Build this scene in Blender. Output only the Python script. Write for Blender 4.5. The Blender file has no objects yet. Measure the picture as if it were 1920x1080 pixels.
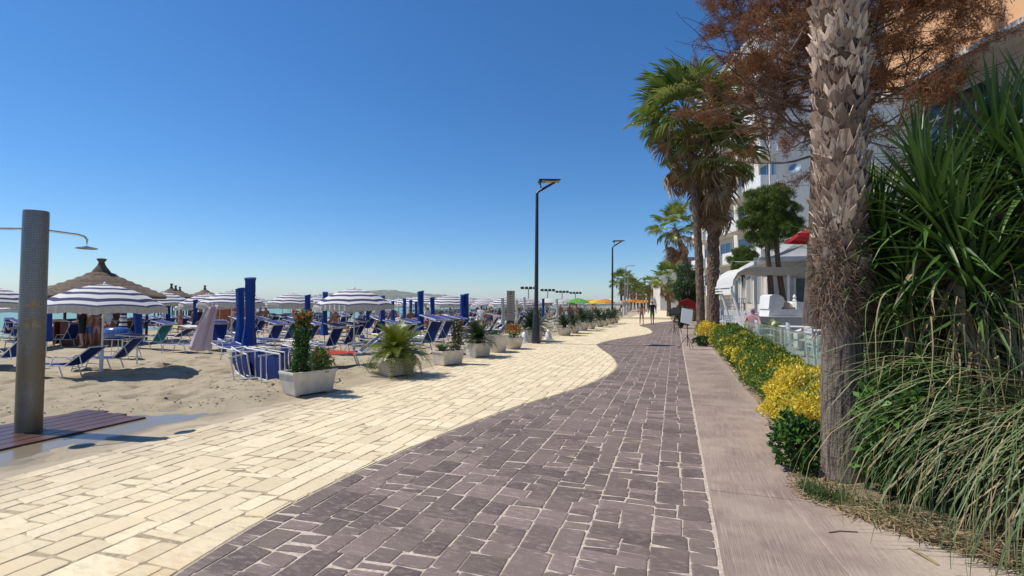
import bpy, bmesh, math, random
import numpy as np
from mathutils import Vector, Matrix, Euler

random.seed(7)
NR = np.random.default_rng(11)
PI = math.pi
scene = bpy.context.scene
COL = scene.collection

# ------------------------------------------------------------------ camera
FPX, EYE = 930.0, 1.65                       # focal length in photo pixels, eye height
YAW, PITCH, ROLL = math.radians(18.2), math.atan(26 / 930), math.radians(0.5)
F0 = Vector((-math.sin(YAW), math.cos(YAW), 0)); R0 = Vector((math.cos(YAW), math.sin(YAW), 0)); UP = Vector((0, 0, 1))
CF = F0 * math.cos(PITCH) + UP * math.sin(PITCH)
CU0 = -F0 * math.sin(PITCH) + UP * math.cos(PITCH)
CR = R0 * math.cos(ROLL) + CU0 * math.sin(ROLL)
CU = -R0 * math.sin(ROLL) + CU0 * math.cos(ROLL)
CP = Vector((0, 0, EYE))
cd = bpy.data.cameras.new('camera'); cam = bpy.data.objects.new('camera', cd); COL.objects.link(cam)
M = Matrix((CR, CU, -CF)).transposed().to_4x4(); M.translation = CP
cam.matrix_world = M
cd.sensor_width = 36.0; cd.lens = 36.0 * FPX / 1920.0
cd.clip_start = 0.05; cd.clip_end = 30000
scene.camera = cam

# ------------------------------------------------------------------ light
SUN_TO = Vector((-1.76, -0.30, 2.72)).normalized()      # towards the sun
SUN_EL = math.asin(SUN_TO.z); SUN_AZ = math.atan2(SUN_TO.x, SUN_TO.y)   # clockwise from +Y
w = bpy.data.worlds.new('World'); scene.world = w; w.use_nodes = True
nt = w.node_tree; nt.nodes.clear()
sky = nt.nodes.new('ShaderNodeTexSky'); sky.sky_type = 'NISHITA'; sky.sun_disc = False
sky.sun_elevation = SUN_EL; sky.sun_rotation = SUN_AZ
sky.altitude = 0; sky.air_density = 1.0; sky.dust_density = 0.1; sky.ozone_density = 10.0
bg = nt.nodes.new('ShaderNodeBackground'); bg.inputs['Strength'].default_value = 0.125
wo = nt.nodes.new('ShaderNodeOutputWorld')
hsv = nt.nodes.new('ShaderNodeHueSaturation'); hsv.inputs['Saturation'].default_value = 1.13; nt.links.new(sky.outputs[0], hsv.inputs['Color'])
nt.links.new(hsv.outputs[0], bg.inputs[0]); nt.links.new(bg.outputs[0], wo.inputs[0])
sl = bpy.data.lights.new('sun', 'SUN'); sl.energy = 5.0; sl.angle = math.radians(0.53); sl.color = (1.0, 0.95, 0.87)
so = bpy.data.objects.new('sun', sl); COL.objects.link(so)
so.rotation_euler = SUN_TO.to_track_quat('Z', 'Y').to_euler(); so.location = (0, 0, 40)
vs = scene.view_settings
vs.view_transform = 'Standard'; vs.look = 'None'; vs.exposure = 0.0; vs.gamma = 1.0; vs.use_curve_mapping = False
scene.cycles.use_denoising = True
scene.cycles.max_bounces = 8; scene.cycles.transparent_max_bounces = 16

# ------------------------------------------------------------------ noise and ground helpers
def vnoise(x, y, s=0):
    x = np.asarray(x, float); y = np.asarray(y, float)
    xi = np.floor(x); yi = np.floor(y); fx = x - xi; fy = y - yi
    def h(a, b):
        v = np.sin(a * 127.1 + b * 311.7 + s * 74.7) * 43758.5453
        return v - np.floor(v)
    fx = fx * fx * (3 - 2 * fx); fy = fy * fy * (3 - 2 * fy)
    return (h(xi, yi) * (1 - fx) + h(xi + 1, yi) * fx) * (1 - fy) + (h(xi, yi + 1) * (1 - fx) + h(xi + 1, yi + 1) * fx) * fy

def sstep(a, b, x):
    t = np.clip((np.asarray(x, float) - a) / (b - a), 0, 1); return t * t * (3 - 2 * t)

SE_Y = [-20, 3.0, 4.95, 5.2, 5.6, 6.2, 14, 20, 30, 40, 60, 6000]
SE_X = [-8.3, -8.3, -8.2, -7.3, -6.75, -6.3, -6.0, -5.9, -5.6, -5.2, -5.2, -5.2]
def sand_edge(y): return np.interp(y, SE_Y, SE_X)
def sand_base(x, y):
    d = sand_edge(y) - np.asarray(x, float)                # metres into the beach
    return 0.02 + .035 * sstep(.1, .5, d) - 0.49 * sstep(0.5, 6.5, d) - 0.65 * sstep(14, 44, d) - 0.03 * (1 - sstep(-0.5, 0.15, d))
def sand_z(x, y):
    x = np.asarray(x, float); y = np.asarray(y, float)
    d = sand_edge(y) - x
    a = sstep(-0.12, 0.35, d)
    b = (vnoise(x * 1.1, y * 1.1, 1) - .5) * .09 + (vnoise(x * 2.6, y * 2.6, 2) - .5) * .10 + (vnoise(x * 5.5, y * 5.5, 3) - .5) * .055
    p = np.maximum(0, vnoise(x * 3.4, y * 3.4, 5) - .60) * -.46
    return sand_base(x, y) + a * (b + p) + (1 - a) * (vnoise(x * 5, y * 5, 8) - .5) * .02

def ray(px, py): return CF * FPX + CR * (px - 960) - CU * (py - 540)
def G(px, py, z=0.0):
    d = ray(px, py); t = (z - EYE) / d.z; return CP + d * t
def S(px, py):                                             # point on the sand
    z = -0.3
    for _ in range(12):
        p = G(px, py, z); z = 0.5 * z + 0.5 * float(sand_base(p.x, p.y))
    p.z = z; return p
def AT(px, py, dist):                                      # point at a distance along the view axis
    d = ray(px, py); return CP + d * (dist / d.dot(F0))
def LOC(cx, d, z=0.0): return R0 * cx + F0 * d + UP * z

WY = [-6, -2.2, 0, 3.0, 4.4, 5.75, 7.4, 9.0, 10.2, 12.0, 13.4, 15.5, 17.7, 19.6, 21.4, 24.6, 26.5, 28.3, 30, 34, 36.9, 39, 43.7, 46.7, 50, 60]
WX = [-1.4, -1.9, -2.5, -2.96, -2.9, -2.72, -2.41, -1.92, -1.62, -1.39, -1.44, -1.84, -2.47, -2.97, -2.83, -2.1, -1.5, -1.22, -1.25, -1.7, -2.47, -2.5, -1.53, -.71, .25, .25]
_wy = np.linspace(-6, 60, 1000); _wx = np.interp(_wy, WY, WX)
_k = np.exp(-0.5 * (np.linspace(-1, 1, 31) / .45) ** 2); _k /= _k.sum()
_wx = np.convolve(np.pad(_wx, 15, 'edge'), _k, 'valid')
def wave(y): return np.interp(y, _wy, _wx)

# ------------------------------------------------------------------ materials
MATS = {}
def nodes(name):
    m = bpy.data.materials.new(name); m.use_nodes = True; MATS[name] = m
    t = m.node_tree; b = t.nodes['Principled BSDF']; return m, t, b
def nd(t, typ, **kw):
    n = t.nodes.new(typ)
    for k, v in kw.items():
        if k in n.inputs: n.inputs[k].default_value = v
        else: setattr(n, k, v)
    return n
def mixc(t, fac, a, b, mode='MIX'):
    n = t.nodes.new('ShaderNodeMix'); n.data_type = 'RGBA'; n.blend_type = mode
    for sock, v in ((0, fac), (6, a), (7, b)):
        if isinstance(v, bpy.types.NodeSocket): t.links.new(v, n.inputs[sock])
        elif sock == 0: n.inputs[0].default_value = v
        else: n.inputs[sock].default_value = (*v, 1)
    return n.outputs[2]
def ramp(t, src, a, b):
    r = t.nodes.new('ShaderNodeMapRange'); r.clamp = True; r.interpolation_type = 'SMOOTHSTEP'
    r.inputs[1].default_value = a; r.inputs[2].default_value = b
    t.links.new(src, r.inputs[0]); return r.outputs[0]
def coords(t, kind='Object', scale=(1, 1, 1)):
    if kind == 'World': src = t.nodes.new('ShaderNodeNewGeometry').outputs['Position']
    else: src = t.nodes.new('ShaderNodeTexCoord').outputs[kind]
    mp = t.nodes.new('ShaderNodeMapping'); mp.inputs['Scale'].default_value = scale
    t.links.new(src, mp.inputs[0]); return mp.outputs[0]
def noise(t, vec, scale=5, detail=4, rough=.6):
    n = t.nodes.new('ShaderNodeTexNoise'); n.inputs['Scale'].default_value = scale
    n.inputs['Detail'].default_value = detail; n.inputs['Roughness'].default_value = rough
    t.links.new(vec, n.inputs['Vector']); return n.outputs['Fac']
def bump(t, b, h, strength=.3, dist=.01):
    n = t.nodes.new('ShaderNodeBump'); n.inputs['Strength'].default_value = strength; n.inputs['Distance'].default_value = dist
    t.links.new(h, n.inputs['Height']); t.links.new(n.outputs[0], b.inputs['Normal'])
def rnd(t):                                                 # one random number per object and per loose piece
    o = t.nodes.new('ShaderNodeObjectInfo').outputs['Random']; g = t.nodes.new('ShaderNodeNewGeometry').outputs['Random Per Island']
    a = nd(t, 'ShaderNodeMath', operation='ADD'); t.links.new(o, a.inputs[0]); t.links.new(g, a.inputs[1])
    f = nd(t, 'ShaderNodeMath', operation='FRACT'); t.links.new(a.outputs[0], f.inputs[0]); return f.outputs[0]

def mat(name, c1, c2=None, rough=.6, scale=6, kind='Object', stretch=(1, 1, 1), bmp=0, bdist=.01, var=0, metallic=0, spec=.5, lo=.35, hi=.65, detail=5):
    m, t, b = nodes(name)
    b.inputs['Roughness'].default_value = rough; b.inputs['Metallic'].default_value = metallic
    b.inputs['Specular IOR Level'].default_value = spec
    c2 = c2 or tuple(x * .82 for x in c1)
    v = coords(t, kind, stretch); n = noise(t, v, scale, detail)
    col = mixc(t, ramp(t, n, lo, hi), c1, c2)
    if var:
        r = rnd(t); mr = t.nodes.new('ShaderNodeMapRange'); t.links.new(r, mr.inputs[0])
        mr.inputs[3].default_value = 1 - var; mr.inputs[4].default_value = 1 + var
        hs = nd(t, 'ShaderNodeHueSaturation'); t.links.new(mr.outputs[0], hs.inputs['Value']); t.links.new(col, hs.inputs['Color']); col = hs.outputs[0]
    t.links.new(col, b.inputs['Base Color'])
    if bmp: bump(t, b, n, bmp, bdist)
    return m

def leafmat(name, c1, c2, trans=.25, rough=.45, spec=.4, var=.3, hue=.02, patch=0, pcol=None):
    m, t, b = nodes(name)
    r = rnd(t)
    col = mixc(t, r, c1, c2)
    if patch:
        n = noise(t, coords(t, 'World'), patch, 2)
        col = mixc(t, ramp(t, n, .45, .62), col, pcol)
    t.links.new(col, b.inputs['Base Color']); b.inputs['Roughness'].default_value = rough; b.inputs['Specular IOR Level'].default_value = spec
    tr = t.nodes.new('ShaderNodeBsdfTranslucent'); t.links.new(col, tr.inputs[0])
    mx = t.nodes.new('ShaderNodeMixShader'); mx.inputs[0].default_value = trans
    t.links.new(b.outputs[0], mx.inputs[1]); t.links.new(tr.outputs[0], mx.inputs[2])
    t.links.new(mx.outputs[0], t.nodes['Material Output'].inputs[0]); return m

def fabric(name, c, trans=.2, c2=None, rough=.8):
    m, t, b = nodes(name)
    n = noise(t, coords(t, 'Object', (1, 1, 1)), 5, 3)
    col = mixc(t, n, c, c2 or tuple(x * .75 for x in c))
    t.links.new(col, b.inputs['Base Color']); b.inputs['Roughness'].default_value = rough; b.inputs['Specular IOR Level'].default_value = .2
    wv = noise(t, coords(t, 'Object', (1, 1, 1)), 9, 4); bump(t, b, wv, .35, .02)
    tr = t.nodes.new('ShaderNodeBsdfTranslucent'); t.links.new(col, tr.inputs[0])
    mx = t.nodes.new('ShaderNodeMixShader'); mx.inputs[0].default_value = trans
    t.links.new(b.outputs[0], mx.inputs[1]); t.links.new(tr.outputs[0], mx.inputs[2])
    t.links.new(mx.outputs[0], t.nodes['Material Output'].inputs[0]); return m

def stone_mat(name, c1, c2, blot, blotc, bs, var, stain, sand=None):
    m, t, b = nodes(name)
    v = coords(t, 'World'); n1 = noise(t, coords(t, 'World', (.55, 1.5, 1)), bs, 7, .72); n2 = noise(t, v, 2.2, 4); n3 = noise(t, v, 70, 5, .75); n4 = noise(t, v, .75, 4, .6)
    r = rnd(t); col = mixc(t, r, c1, c2)
    col = mixc(t, ramp(t, n1, .46, .72), col, blotc)
    col = mixc(t, ramp(t, n2, .42, .72), col, blot)
    sp = nd(t, 'ShaderNodeMath', operation='MULTIPLY'); t.links.new(ramp(t, n4, .56, .74), sp.inputs[0]); t.links.new(ramp(t, n1, .3, .6), sp.inputs[1])
    col = mixc(t, sp.outputs[0], col, stain)
    if sand:
        s = nd(t, 'ShaderNodeSeparateXYZ'); t.links.new(t.nodes.new('ShaderNodeNewGeometry').outputs['Position'], s.inputs[0])
        dr = ramp(t, s.outputs[0], -4.6, -6.0); dm = nd(t, 'ShaderNodeMath', operation='MULTIPLY'); t.links.new(dr, dm.inputs[0]); t.links.new(ramp(t, n2, .25, .6), dm.inputs[1]); col = mixc(t, dm.outputs[0], col, sand)
    mr = t.nodes.new('ShaderNodeMapRange'); t.links.new(r, mr.inputs[0]); mr.inputs[3].default_value = 1 - var; mr.inputs[4].default_value = 1 + var
    hs = nd(t, 'ShaderNodeHueSaturation'); t.links.new(mr.outputs[0], hs.inputs['Value']); t.links.new(col, hs.inputs['Color'])
    t.links.new(hs.outputs[0], b.inputs['Base Color']); b.inputs['Roughness'].default_value = .72; b.inputs['Specular IOR Level'].default_value = .3
    ad = nd(t, 'ShaderNodeMath', operation='ADD'); t.links.new(n1, ad.inputs[0]); t.links.new(n3, ad.inputs[1])
    bump(t, b, ad.outputs[0], .6, .007); return m

stone_mat('purple_stone', (.125, .088, .080), (.20, .145, .128), (.185, .142, .116), (.31, .25, .215), 20, .15, (.23, .185, .145))
stone_mat('cream_stone', (.68, .565, .36), (.75, .64, .43), (.70, .565, .355), (.56, .46, .31), 14, .07, (.63, .45, .25), (.50, .41, .28))
mat('purple_grout', (.58, .485, .39), (.38, .31, .245), .85, 30, 'World', bmp=.3, bdist=.004)
mat('cream_grout', (.27, .21, .135), (.44, .36, .23), .85, 20, 'World', bmp=.3, bdist=.004)
def slab_material():
    m, t, b = nodes('brushed_concrete')
    v = coords(t, 'World'); big = noise(t, v, 1.3, 5, .65); fine = noise(t, coords(t, 'World', (90, 1.2, 1)), 2.0, 4, .6); sp = noise(t, v, 40, 4)
    col = mixc(t, ramp(t, big, .35, .68), (.195, .135, .115), (.34, .265, .21))
    col = mixc(t, ramp(t, fine, .4, .75), col, (.40, .325, .265))
    cr = noise(t, coords(t, 'World', (1.5, 14, 1)), 2.5, 4); col = mixc(t, ramp(t, cr, .62, .8), col, (.165, .112, .10))
    gx = nd(t, 'ShaderNodeSeparateXYZ'); t.links.new(t.nodes.new('ShaderNodeNewGeometry').outputs['Position'], gx.inputs[0])
    ed = ramp(t, gx.outputs[0], .9, 1.6); mm = nd(t, 'ShaderNodeMath', operation='MULTIPLY'); t.links.new(ed, mm.inputs[0]); t.links.new(sp, mm.inputs[1])
    col = mixc(t, mm.outputs[0], col, (.50, .42, .32))
    oi = t.nodes.new('ShaderNodeObjectInfo').outputs['Random']; hv = nd(t, 'ShaderNodeHueSaturation'); mq = t.nodes.new('ShaderNodeMapRange'); t.links.new(oi, mq.inputs[0]); mq.inputs[3].default_value = .86; mq.inputs[4].default_value = 1.1; t.links.new(mq.outputs[0], hv.inputs['Value']); t.links.new(col, hv.inputs['Color']); col = hv.outputs[0]
    t.links.new(col, b.inputs['Base Color']); b.inputs['Roughness'].default_value = .75; b.inputs['Specular IOR Level'].default_value = .25
    ad = nd(t, 'ShaderNodeMath', operation='ADD'); t.links.new(fine, ad.inputs[0]); t.links.new(sp, ad.inputs[1]); bump(t, b, ad.outputs[0], .4, .004)
slab_material()
def sand_material():
    m, t, b = nodes('sand')
    v = coords(t, 'World'); n1 = noise(t, v, .9, 6, .65); n2 = noise(t, v, 9, 6, .7); n3 = noise(t, v, 160, 3)
    col = mixc(t, ramp(t, n1, .3, .7), (.46, .385, .265), (.39, .32, .22)); col = mixc(t, ramp(t, n2, .55, .75), col, (.29, .235, .16))
    t.links.new(col, b.inputs['Base Color']); b.inputs['Roughness'].default_value = .95; b.inputs['Specular IOR Level'].default_value = .1
    ad = nd(t, 'ShaderNodeMath', operation='MULTIPLY_ADD'); t.links.new(n2, ad.inputs[0]); ad.inputs[1].default_value = 2.5; t.links.new(n3, ad.inputs[2]); bump(t, b, ad.outputs[0], .7, .02)
sand_material()
def apron_material():
    m, t, b = nodes('apron_concrete')
    v = coords(t, 'World'); n1 = noise(t, v, 1.6, 5, .6); n2 = noise(t, v, 24, 5, .7)
    col = mixc(t, ramp(t, n1, .35, .65), (.37, .30, .205), (.43, .345, .235)); col = mixc(t, ramp(t, n2, .5, .75), col, (.37, .295, .20))
    # puddles left by the shower: distance from a slanting line, broken up by noise
    pos = t.nodes.new('ShaderNodeNewGeometry').outputs['Position']; s = nd(t, 'ShaderNodeSeparateXYZ'); t.links.new(pos, s.inputs[0])
    def lin(a, bx, by):   # a + bx*x + by*y
        p = nd(t, 'ShaderNodeMath', operation='MULTIPLY_ADD'); t.links.new(s.outputs[0], p.inputs[0]); p.inputs[1].default_value = bx; p.inputs[2].default_value = a
        q = nd(t, 'ShaderNodeMath', operation='MULTIPLY_ADD'); t.links.new(s.outputs[1], q.inputs[0]); q.inputs[1].default_value = by; t.links.new(p.outputs[0], q.inputs[2]); return q.outputs[0]
    across = lin(6.62, 1, .05); ab = nd(t, 'ShaderNodeMath', operation='ABSOLUTE'); t.links.new(across, ab.inputs[0])
    end = lin(-4.95, 0, 1)
    mx = nd(t, 'ShaderNodeMath', operation='MAXIMUM'); t.links.new(ab.outputs[0], mx.inputs[0]); t.links.new(end, mx.inputs[1])
    n4 = noise(t, coords(t, 'World', (1.4, .7, 1)), 1.7, 4)
    ws = nd(t, 'ShaderNodeMath', operation='MULTIPLY_ADD'); t.links.new(n4, ws.inputs[0]); ws.inputs[1].default_value = -1.35; t.links.new(mx.outputs[0], ws.inputs[2])
    wet = ramp(t, ws.outputs[0], -.08, -.34); damp = ramp(t, ws.outputs[0], .25, -.25)
    hs = nd(t, 'ShaderNodeHueSaturation'); hs.inputs['Value'].default_value = .55; t.links.new(col, hs.inputs['Color'])
    col2 = mixc(t, damp, col, hs.outputs[0])
    t.links.new(col2, b.inputs['Base Color'])
    rr = t.nodes.new('ShaderNodeMapRange'); t.links.new(wet, rr.inputs[0]); rr.inputs[3].default_value = .85; rr.inputs[4].default_value = .16; t.links.new(rr.outputs[0], b.inputs['Roughness'])
    bp = nd(t, 'ShaderNodeMapRange'); t.links.new(wet, bp.inputs[0]); bp.inputs[3].default_value = .5; bp.inputs[4].default_value = 0.02
    bn = t.nodes.new('ShaderNodeBump'); bn.inputs['Distance'].default_value = .006; t.links.new(bp.outputs[0], bn.inputs['Strength']); t.links.new(n2, bn.inputs['Height']); t.links.new(bn.outputs[0], b.inputs['Normal'])
apron_material()
def water_material():
    m, t, b = nodes('sea_water')
    n = noise(t, coords(t, 'World', (1, .35, 1)), .8, 5); big = noise(t, coords(t, 'World', (.03, .01, 1)), 1, 3)
    col = mixc(t, big, (.15, .30, .265), (.19, .34, .29)); t.links.new(col, b.inputs['Base Color'])
    b.inputs['Roughness'].default_value = .45; b.inputs['Specular IOR Level'].default_value = .2; bump(t, b, n, .6, .25)
water_material()
mat('wet_wood', (.12, .052, .036), (.06, .03, .024), .35, 3, 'World', (14, 1, 1), .4, .006, var=.25)
mat('soil', (.17, .12, .08), (.30, .22, .14), .95, 9, 'World', bmp=.8, bdist=.03)
mat('ground_earth', (.34, .28, .20), (.24, .22, .14), .95, .3, 'World')
mat('terrace_tile', (.34, .33, .31), (.28, .27, .25), .6, 2, 'World')
mat('white_paint', (.74, .73, .70), (.66, .65, .62), .55, 3, bmp=.1)
mat('white_plastic', (.78, .77, .74), (.70, .69, .66), .4, 4)
mat('white_metal', (.74, .73, .71), (.62, .61, .58), .35, 8)
mat('grey_plaster', (.40, .40, .40), (.36, .355, .35), .85, .8, bmp=.2)
mat('tower_plaster', (.70, .66, .59), (.62, .58, .52), .9, .6, bmp=.2)
mat('peach_plaster', (.74, .43, .235), (.68, .385, .205), .9, .5, bmp=.2)
mat('beige_plaster', (.62, .55, .46), (.56, .49, .40), .85, 1.5)
mat('dark_metal', (.028, .032, .042), (.02, .022, .03), .38, 10, spec=.5)
mat('black_paint', (.015, .015, .017), (.01, .01, .012), .45, 10)
mat('grey_metal', (.34, .35, .36), (.28, .29, .30), .4, 10, metallic=.5)
mat('chrome', (.62, .62, .62), (.5, .5, .5), .18, 10, metallic=1)
mat('pot_plastic', (.72, .67, .58), (.58, .53, .45), .6, 4, bmp=.15, var=.06)
mat('pot_stain', (.68, .62, .53), (.46, .41, .33), .7, 3, bmp=.3)
mat('pale_wood', (.54, .44, .30), (.44, .35, .23), .7, 3, stretch=(1, 8, 1))
mat('brown_wood', (.14, .075, .045), (.09, .05, .03), .7, 3, stretch=(1, 1, .3))
mat('red_panel', (.26, .065, .035), (.18, .045, .026), .6, 2)
mat('orange_panel', (.42, .135, .05), (.33, .10, .04), .6, 2)
mat('bark', (.145, .105, .08), (.075, .052, .04), .95, 7, stretch=(1.6, 1.6, .35), bmp=1, bdist=.05)
mat('twig', (.10, .062, .042), (.16, .11, .08), .9, 9)
mat('palm_far_bark', (.20, .135, .09), (.085, .055, .04), .95, 9, stretch=(1, 1, .6), bmp=.8, bdist=.04)
def trunk_material():
    m, t, b = nodes('palm_trunk_bark')
    v = coords(t, 'Object', (34, 34, 3.2)); n1 = noise(t, v, 1.6, 6, .7); n2 = noise(t, coords(t, 'Object', (1, 1, 1)), 3.5, 5); n3 = noise(t, coords(t, 'Object', (6, 6, 38)), 1.6, 4)
    col = mixc(t, ramp(t, n1, .38, .6), (.085, .062, .05), (.30, .235, .19)); col = mixc(t, ramp(t, n2, .45, .75), col, (.22, .175, .145))
    col = mixc(t, ramp(t, n3, .58, .70), col, (.115, .088, .07))
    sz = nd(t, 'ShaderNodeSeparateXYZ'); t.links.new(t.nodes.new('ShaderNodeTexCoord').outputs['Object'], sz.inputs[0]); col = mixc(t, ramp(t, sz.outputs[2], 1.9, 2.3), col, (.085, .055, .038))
    t.links.new(col, b.inputs['Base Color']); b.inputs['Roughness'].default_value = .95; b.inputs['Specular IOR Level'].default_value = .15
    ad = nd(t, 'ShaderNodeMath', operation='MULTIPLY_ADD'); t.links.new(n3, ad.inputs[0]); ad.inputs[1].default_value = .5; t.links.new(n1, ad.inputs[2]); bump(t, b, ad.outputs[0], 1, .025)
trunk_material()
def boot_material():
    m, t, b = nodes('palm_boot')
    n1 = noise(t, coords(t, 'Object', (30, 3, 3)), 1.2, 5); n2 = noise(t, coords(t, 'Object'), 14, 4); r = rnd(t)
    col = mixc(t, ramp(t, r, .35, .75), (.70, .53, .40), (.20, .13, .09)); col = mixc(t, ramp(t, n1, .48, .7), col, (.26, .17, .12)); col = mixc(t, ramp(t, n2, .58, .75), col, (.20, .14, .105))
    t.links.new(col, b.inputs['Base Color']); b.inputs['Roughness'].default_value = .8; bump(t, b, n1, .5, .006)
boot_material()
mat('fibre', (.22, .145, .095), (.09, .056, .038), .95, 20, var=.35)
fabric('navy_fabric', (.013, .032, .16), .12, (.009, .022, .12)); fabric('blue_cover', (.012, .065, .30), .10, (.010, .045, .225), .5)
fabric('light_blue_fabric', (.10, .17, .40), .15); fabric('teal_fabric', (.012, .13, .16), .12); fabric('shade_blue', (.07, .09, .32), .25)
fabric('canopy_white', (.80, .78, .76), .28, (.76, .74, .72)); fabric('canopy_navy', (.048, .052, .13), .15, (.04, .044, .11)); fabric('fringe_white', (.70, .65, .58), .3, (.62, .57, .50))
fabric('pink_towel', (.68, .56, .62), .2, (.62, .50, .57)); fabric('red_towel', (.55, .05, .035), .15); fabric('red_canopy', (.52, .035, .045), .2)
fabric('orange_canopy', (.70, .30, .05), .25); fabric('yellow_canopy', (.78, .58, .08), .25); fabric('green_canopy', (.12, .42, .07), .25); fabric('mint_canopy', (.36, .60, .50), .25)
fabric('plain_white_canopy', (.72, .70, .64), .25); fabric('cloth_white', (.74, .73, .70), .2); fabric('sail_beige', (.55, .50, .43), .3)
mat('thatch', (.20, .145, .10), (.075, .052, .036), .95, 5, stretch=(1, 1, 9), bmp=1, bdist=.05, var=.2); mat('straw', (.29, .215, .14), (.13, .09, .058), .95, 8, var=.4)
leafmat('hedge_green', (.15, .23, .03), (.06, .12, .018), .3, .5)
leafmat('hedge_yellow', (.78, .62, .06), (.66, .50, .04), .3, .4)
leafmat('hedge_lime', (.26, .30, .03), (.12, .19, .02), .3, .4)
leafmat('shrub_green', (.13, .26, .04), (.06, .15, .022), .3, .5, .35)
leafmat('shrub_dark', (.032, .095, .018), (.018, .055, .010), .25, .5, .35)
leafmat('tree_green', (.05, .10, .025), (.025, .055, .015), .25, .4)
leafmat('yucca_green', (.045, .10, .018), (.09, .165, .035), .18, .42, .4)
leafmat('yucca_dry', (.46, .35, .21), (.24, .17, .10), .2, .7, .2)
leafmat('grass_green', (.17, .22, .085), (.08, .12, .04), .2, .45)
leafmat('grass_dry', (.46, .37, .20), (.30, .22, .12), .25, .6, .2)
leafmat('lawn_green', (.06, .11, .025), (.10, .14, .04), .3, .6, .2)
leafmat('litter', (.42, .30, .16), (.22, .14, .08), .1, .8, .1)
leafmat('palm_green', (.24, .31, .06), (.12, .18, .035), .35, .4, .4)
leafmat('palm_lime', (.34, .36, .10), (.22, .27, .06), .35, .4, .4)
leafmat('palm_dead', (.60, .44, .26), (.26, .16, .085), .25, .7, .2)
leafmat('cycas_green', (.22, .25, .02), (.11, .15, .014), .2, .35, .5)
leafmat('cycas_dark', (.03, .065, .014), (.02, .045, .01), .2, .35, .5)
leafmat('pine_dead', (.27, .12, .055), (.15, .066, .033), .2, .8, .1)
leafmat('pine_dead_light', (.34, .18, .09), (.20, .105, .055), .25, .8, .1)
leafmat('pine_green', (.16, .23, .045), (.05, .09, .018), .2, .6, .2)
leafmat('vine_red', (.62, .09, .05), (.70, .20, .06), .3, .6); leafmat('vine_maroon', (.14, .07, .03), (.07, .09, .025), .25, .5)
leafmat('flower_yellow', (.55, .55, .16), (.40, .45, .12), .3, .6)
mat('skin', (.48, .27, .175), (.42, .23, .15), .55, 6); mat('tan_skin', (.30, .15, .09), (.26, .13, .08), .55, 6); mat('hair', (.025, .016, .011), (.05, .03, .02), .6, 30)
mat('black_cloth', (.014, .014, .016), None, .85, 10); mat('green_cloth', (.05, .20, .05), None, .85, 10); mat('white_cloth', (.66, .65, .63), None, .85, 10)
mat('pink_cloth', (.46, .25, .27), None, .85, 10); mat('red_cloth', (.42, .06, .04), None, .85, 10); mat('print_cloth', (.42, .36, .33), (.10, .08, .09), .85, 40, lo=.45, hi=.55); mat('blue_cloth', (.05, .10, .30), None, .85, 10)
mat('sign_beige', (.52, .44, .31), (.46, .385, .265), .6, 4); mat('sign_print', (.20, .15, .10), None, .7, 4); mat('paper', (.80, .79, .76), (.74, .73, .70), .6, 4)
mat('solar_panel', (.02, .022, .03), (.012, .013, .02), .2, 4); mat('lamp_glass', (.55, .53, .48), None, .3, 4)
mat('dish_blue', (.20, .29, .38), (.15, .22, .30), .5, 4); mat('rubber', (.02, .02, .02), None, .8, 5)
mat('blue_plastic', (.05, .13, .36), (.03, .08, .26), .25, 5, spec=.6); mat('litter_plastic', (.60, .58, .55), None, .4, 5)
mat('hill', (.10, .125, .07), (.20, .19, .13), .95, .012, 'World', lo=.4, hi=.62); mat('hill_house', (.60, .56, .50), None, .9, 1)
mat('far_grey', (.26, .25, .25), None, .9, 1); mat('far_pink', (.52, .38, .30), None, .9, 1)
def glass_mat(name, tint, refl=.5, rough=.02):
    m, t, b = nodes(name)
    tr = t.nodes.new('ShaderNodeBsdfTransparent'); tr.inputs[0].default_value = (*tint, 1)
    gl = t.nodes.new('ShaderNodeBsdfGlossy'); gl.inputs['Roughness'].default_value = rough
    lw = t.nodes.new('ShaderNodeLayerWeight'); lw.inputs[0].default_value = .25; fr = t.nodes.new('ShaderNodeMath'); fr.operation = 'MULTIPLY'; fr.inputs[1].default_value = .22; t.links.new(lw.outputs['Facing'], fr.inputs[0])
    mx = t.nodes.new('ShaderNodeMixShader'); t.links.new(fr.outputs[0], mx.inputs[0]); t.links.new(tr.outputs[0], mx.inputs[1]); t.links.new(gl.outputs[0], mx.inputs[2])
    df = t.nodes.new('ShaderNodeBsdfDiffuse'); df.inputs[0].default_value = (.52, .60, .56, 1); m2 = t.nodes.new('ShaderNodeMixShader'); m2.inputs[0].default_value = .11; t.links.new(mx.outputs[0], m2.inputs[1]); t.links.new(df.outputs[0], m2.inputs[2])
    t.links.new(m2.outputs[0], t.nodes['Material Output'].inputs[0])
glass_mat('fence_glass', (.84, .90, .87))
mat('window_glass', (.05, .07, .08), (.03, .045, .05), .06, 2, spec=.8); mat('blue_glass', (.07, .15, .26), (.05, .11, .20), .08, 2, spec=.9); mat('curtain', (.50, .49, .42), (.40, .39, .33), .9, 3, stretch=(8, 8, .2))
mat('dark_inside', (.05, .045, .04), None, .9, 2)
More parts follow.
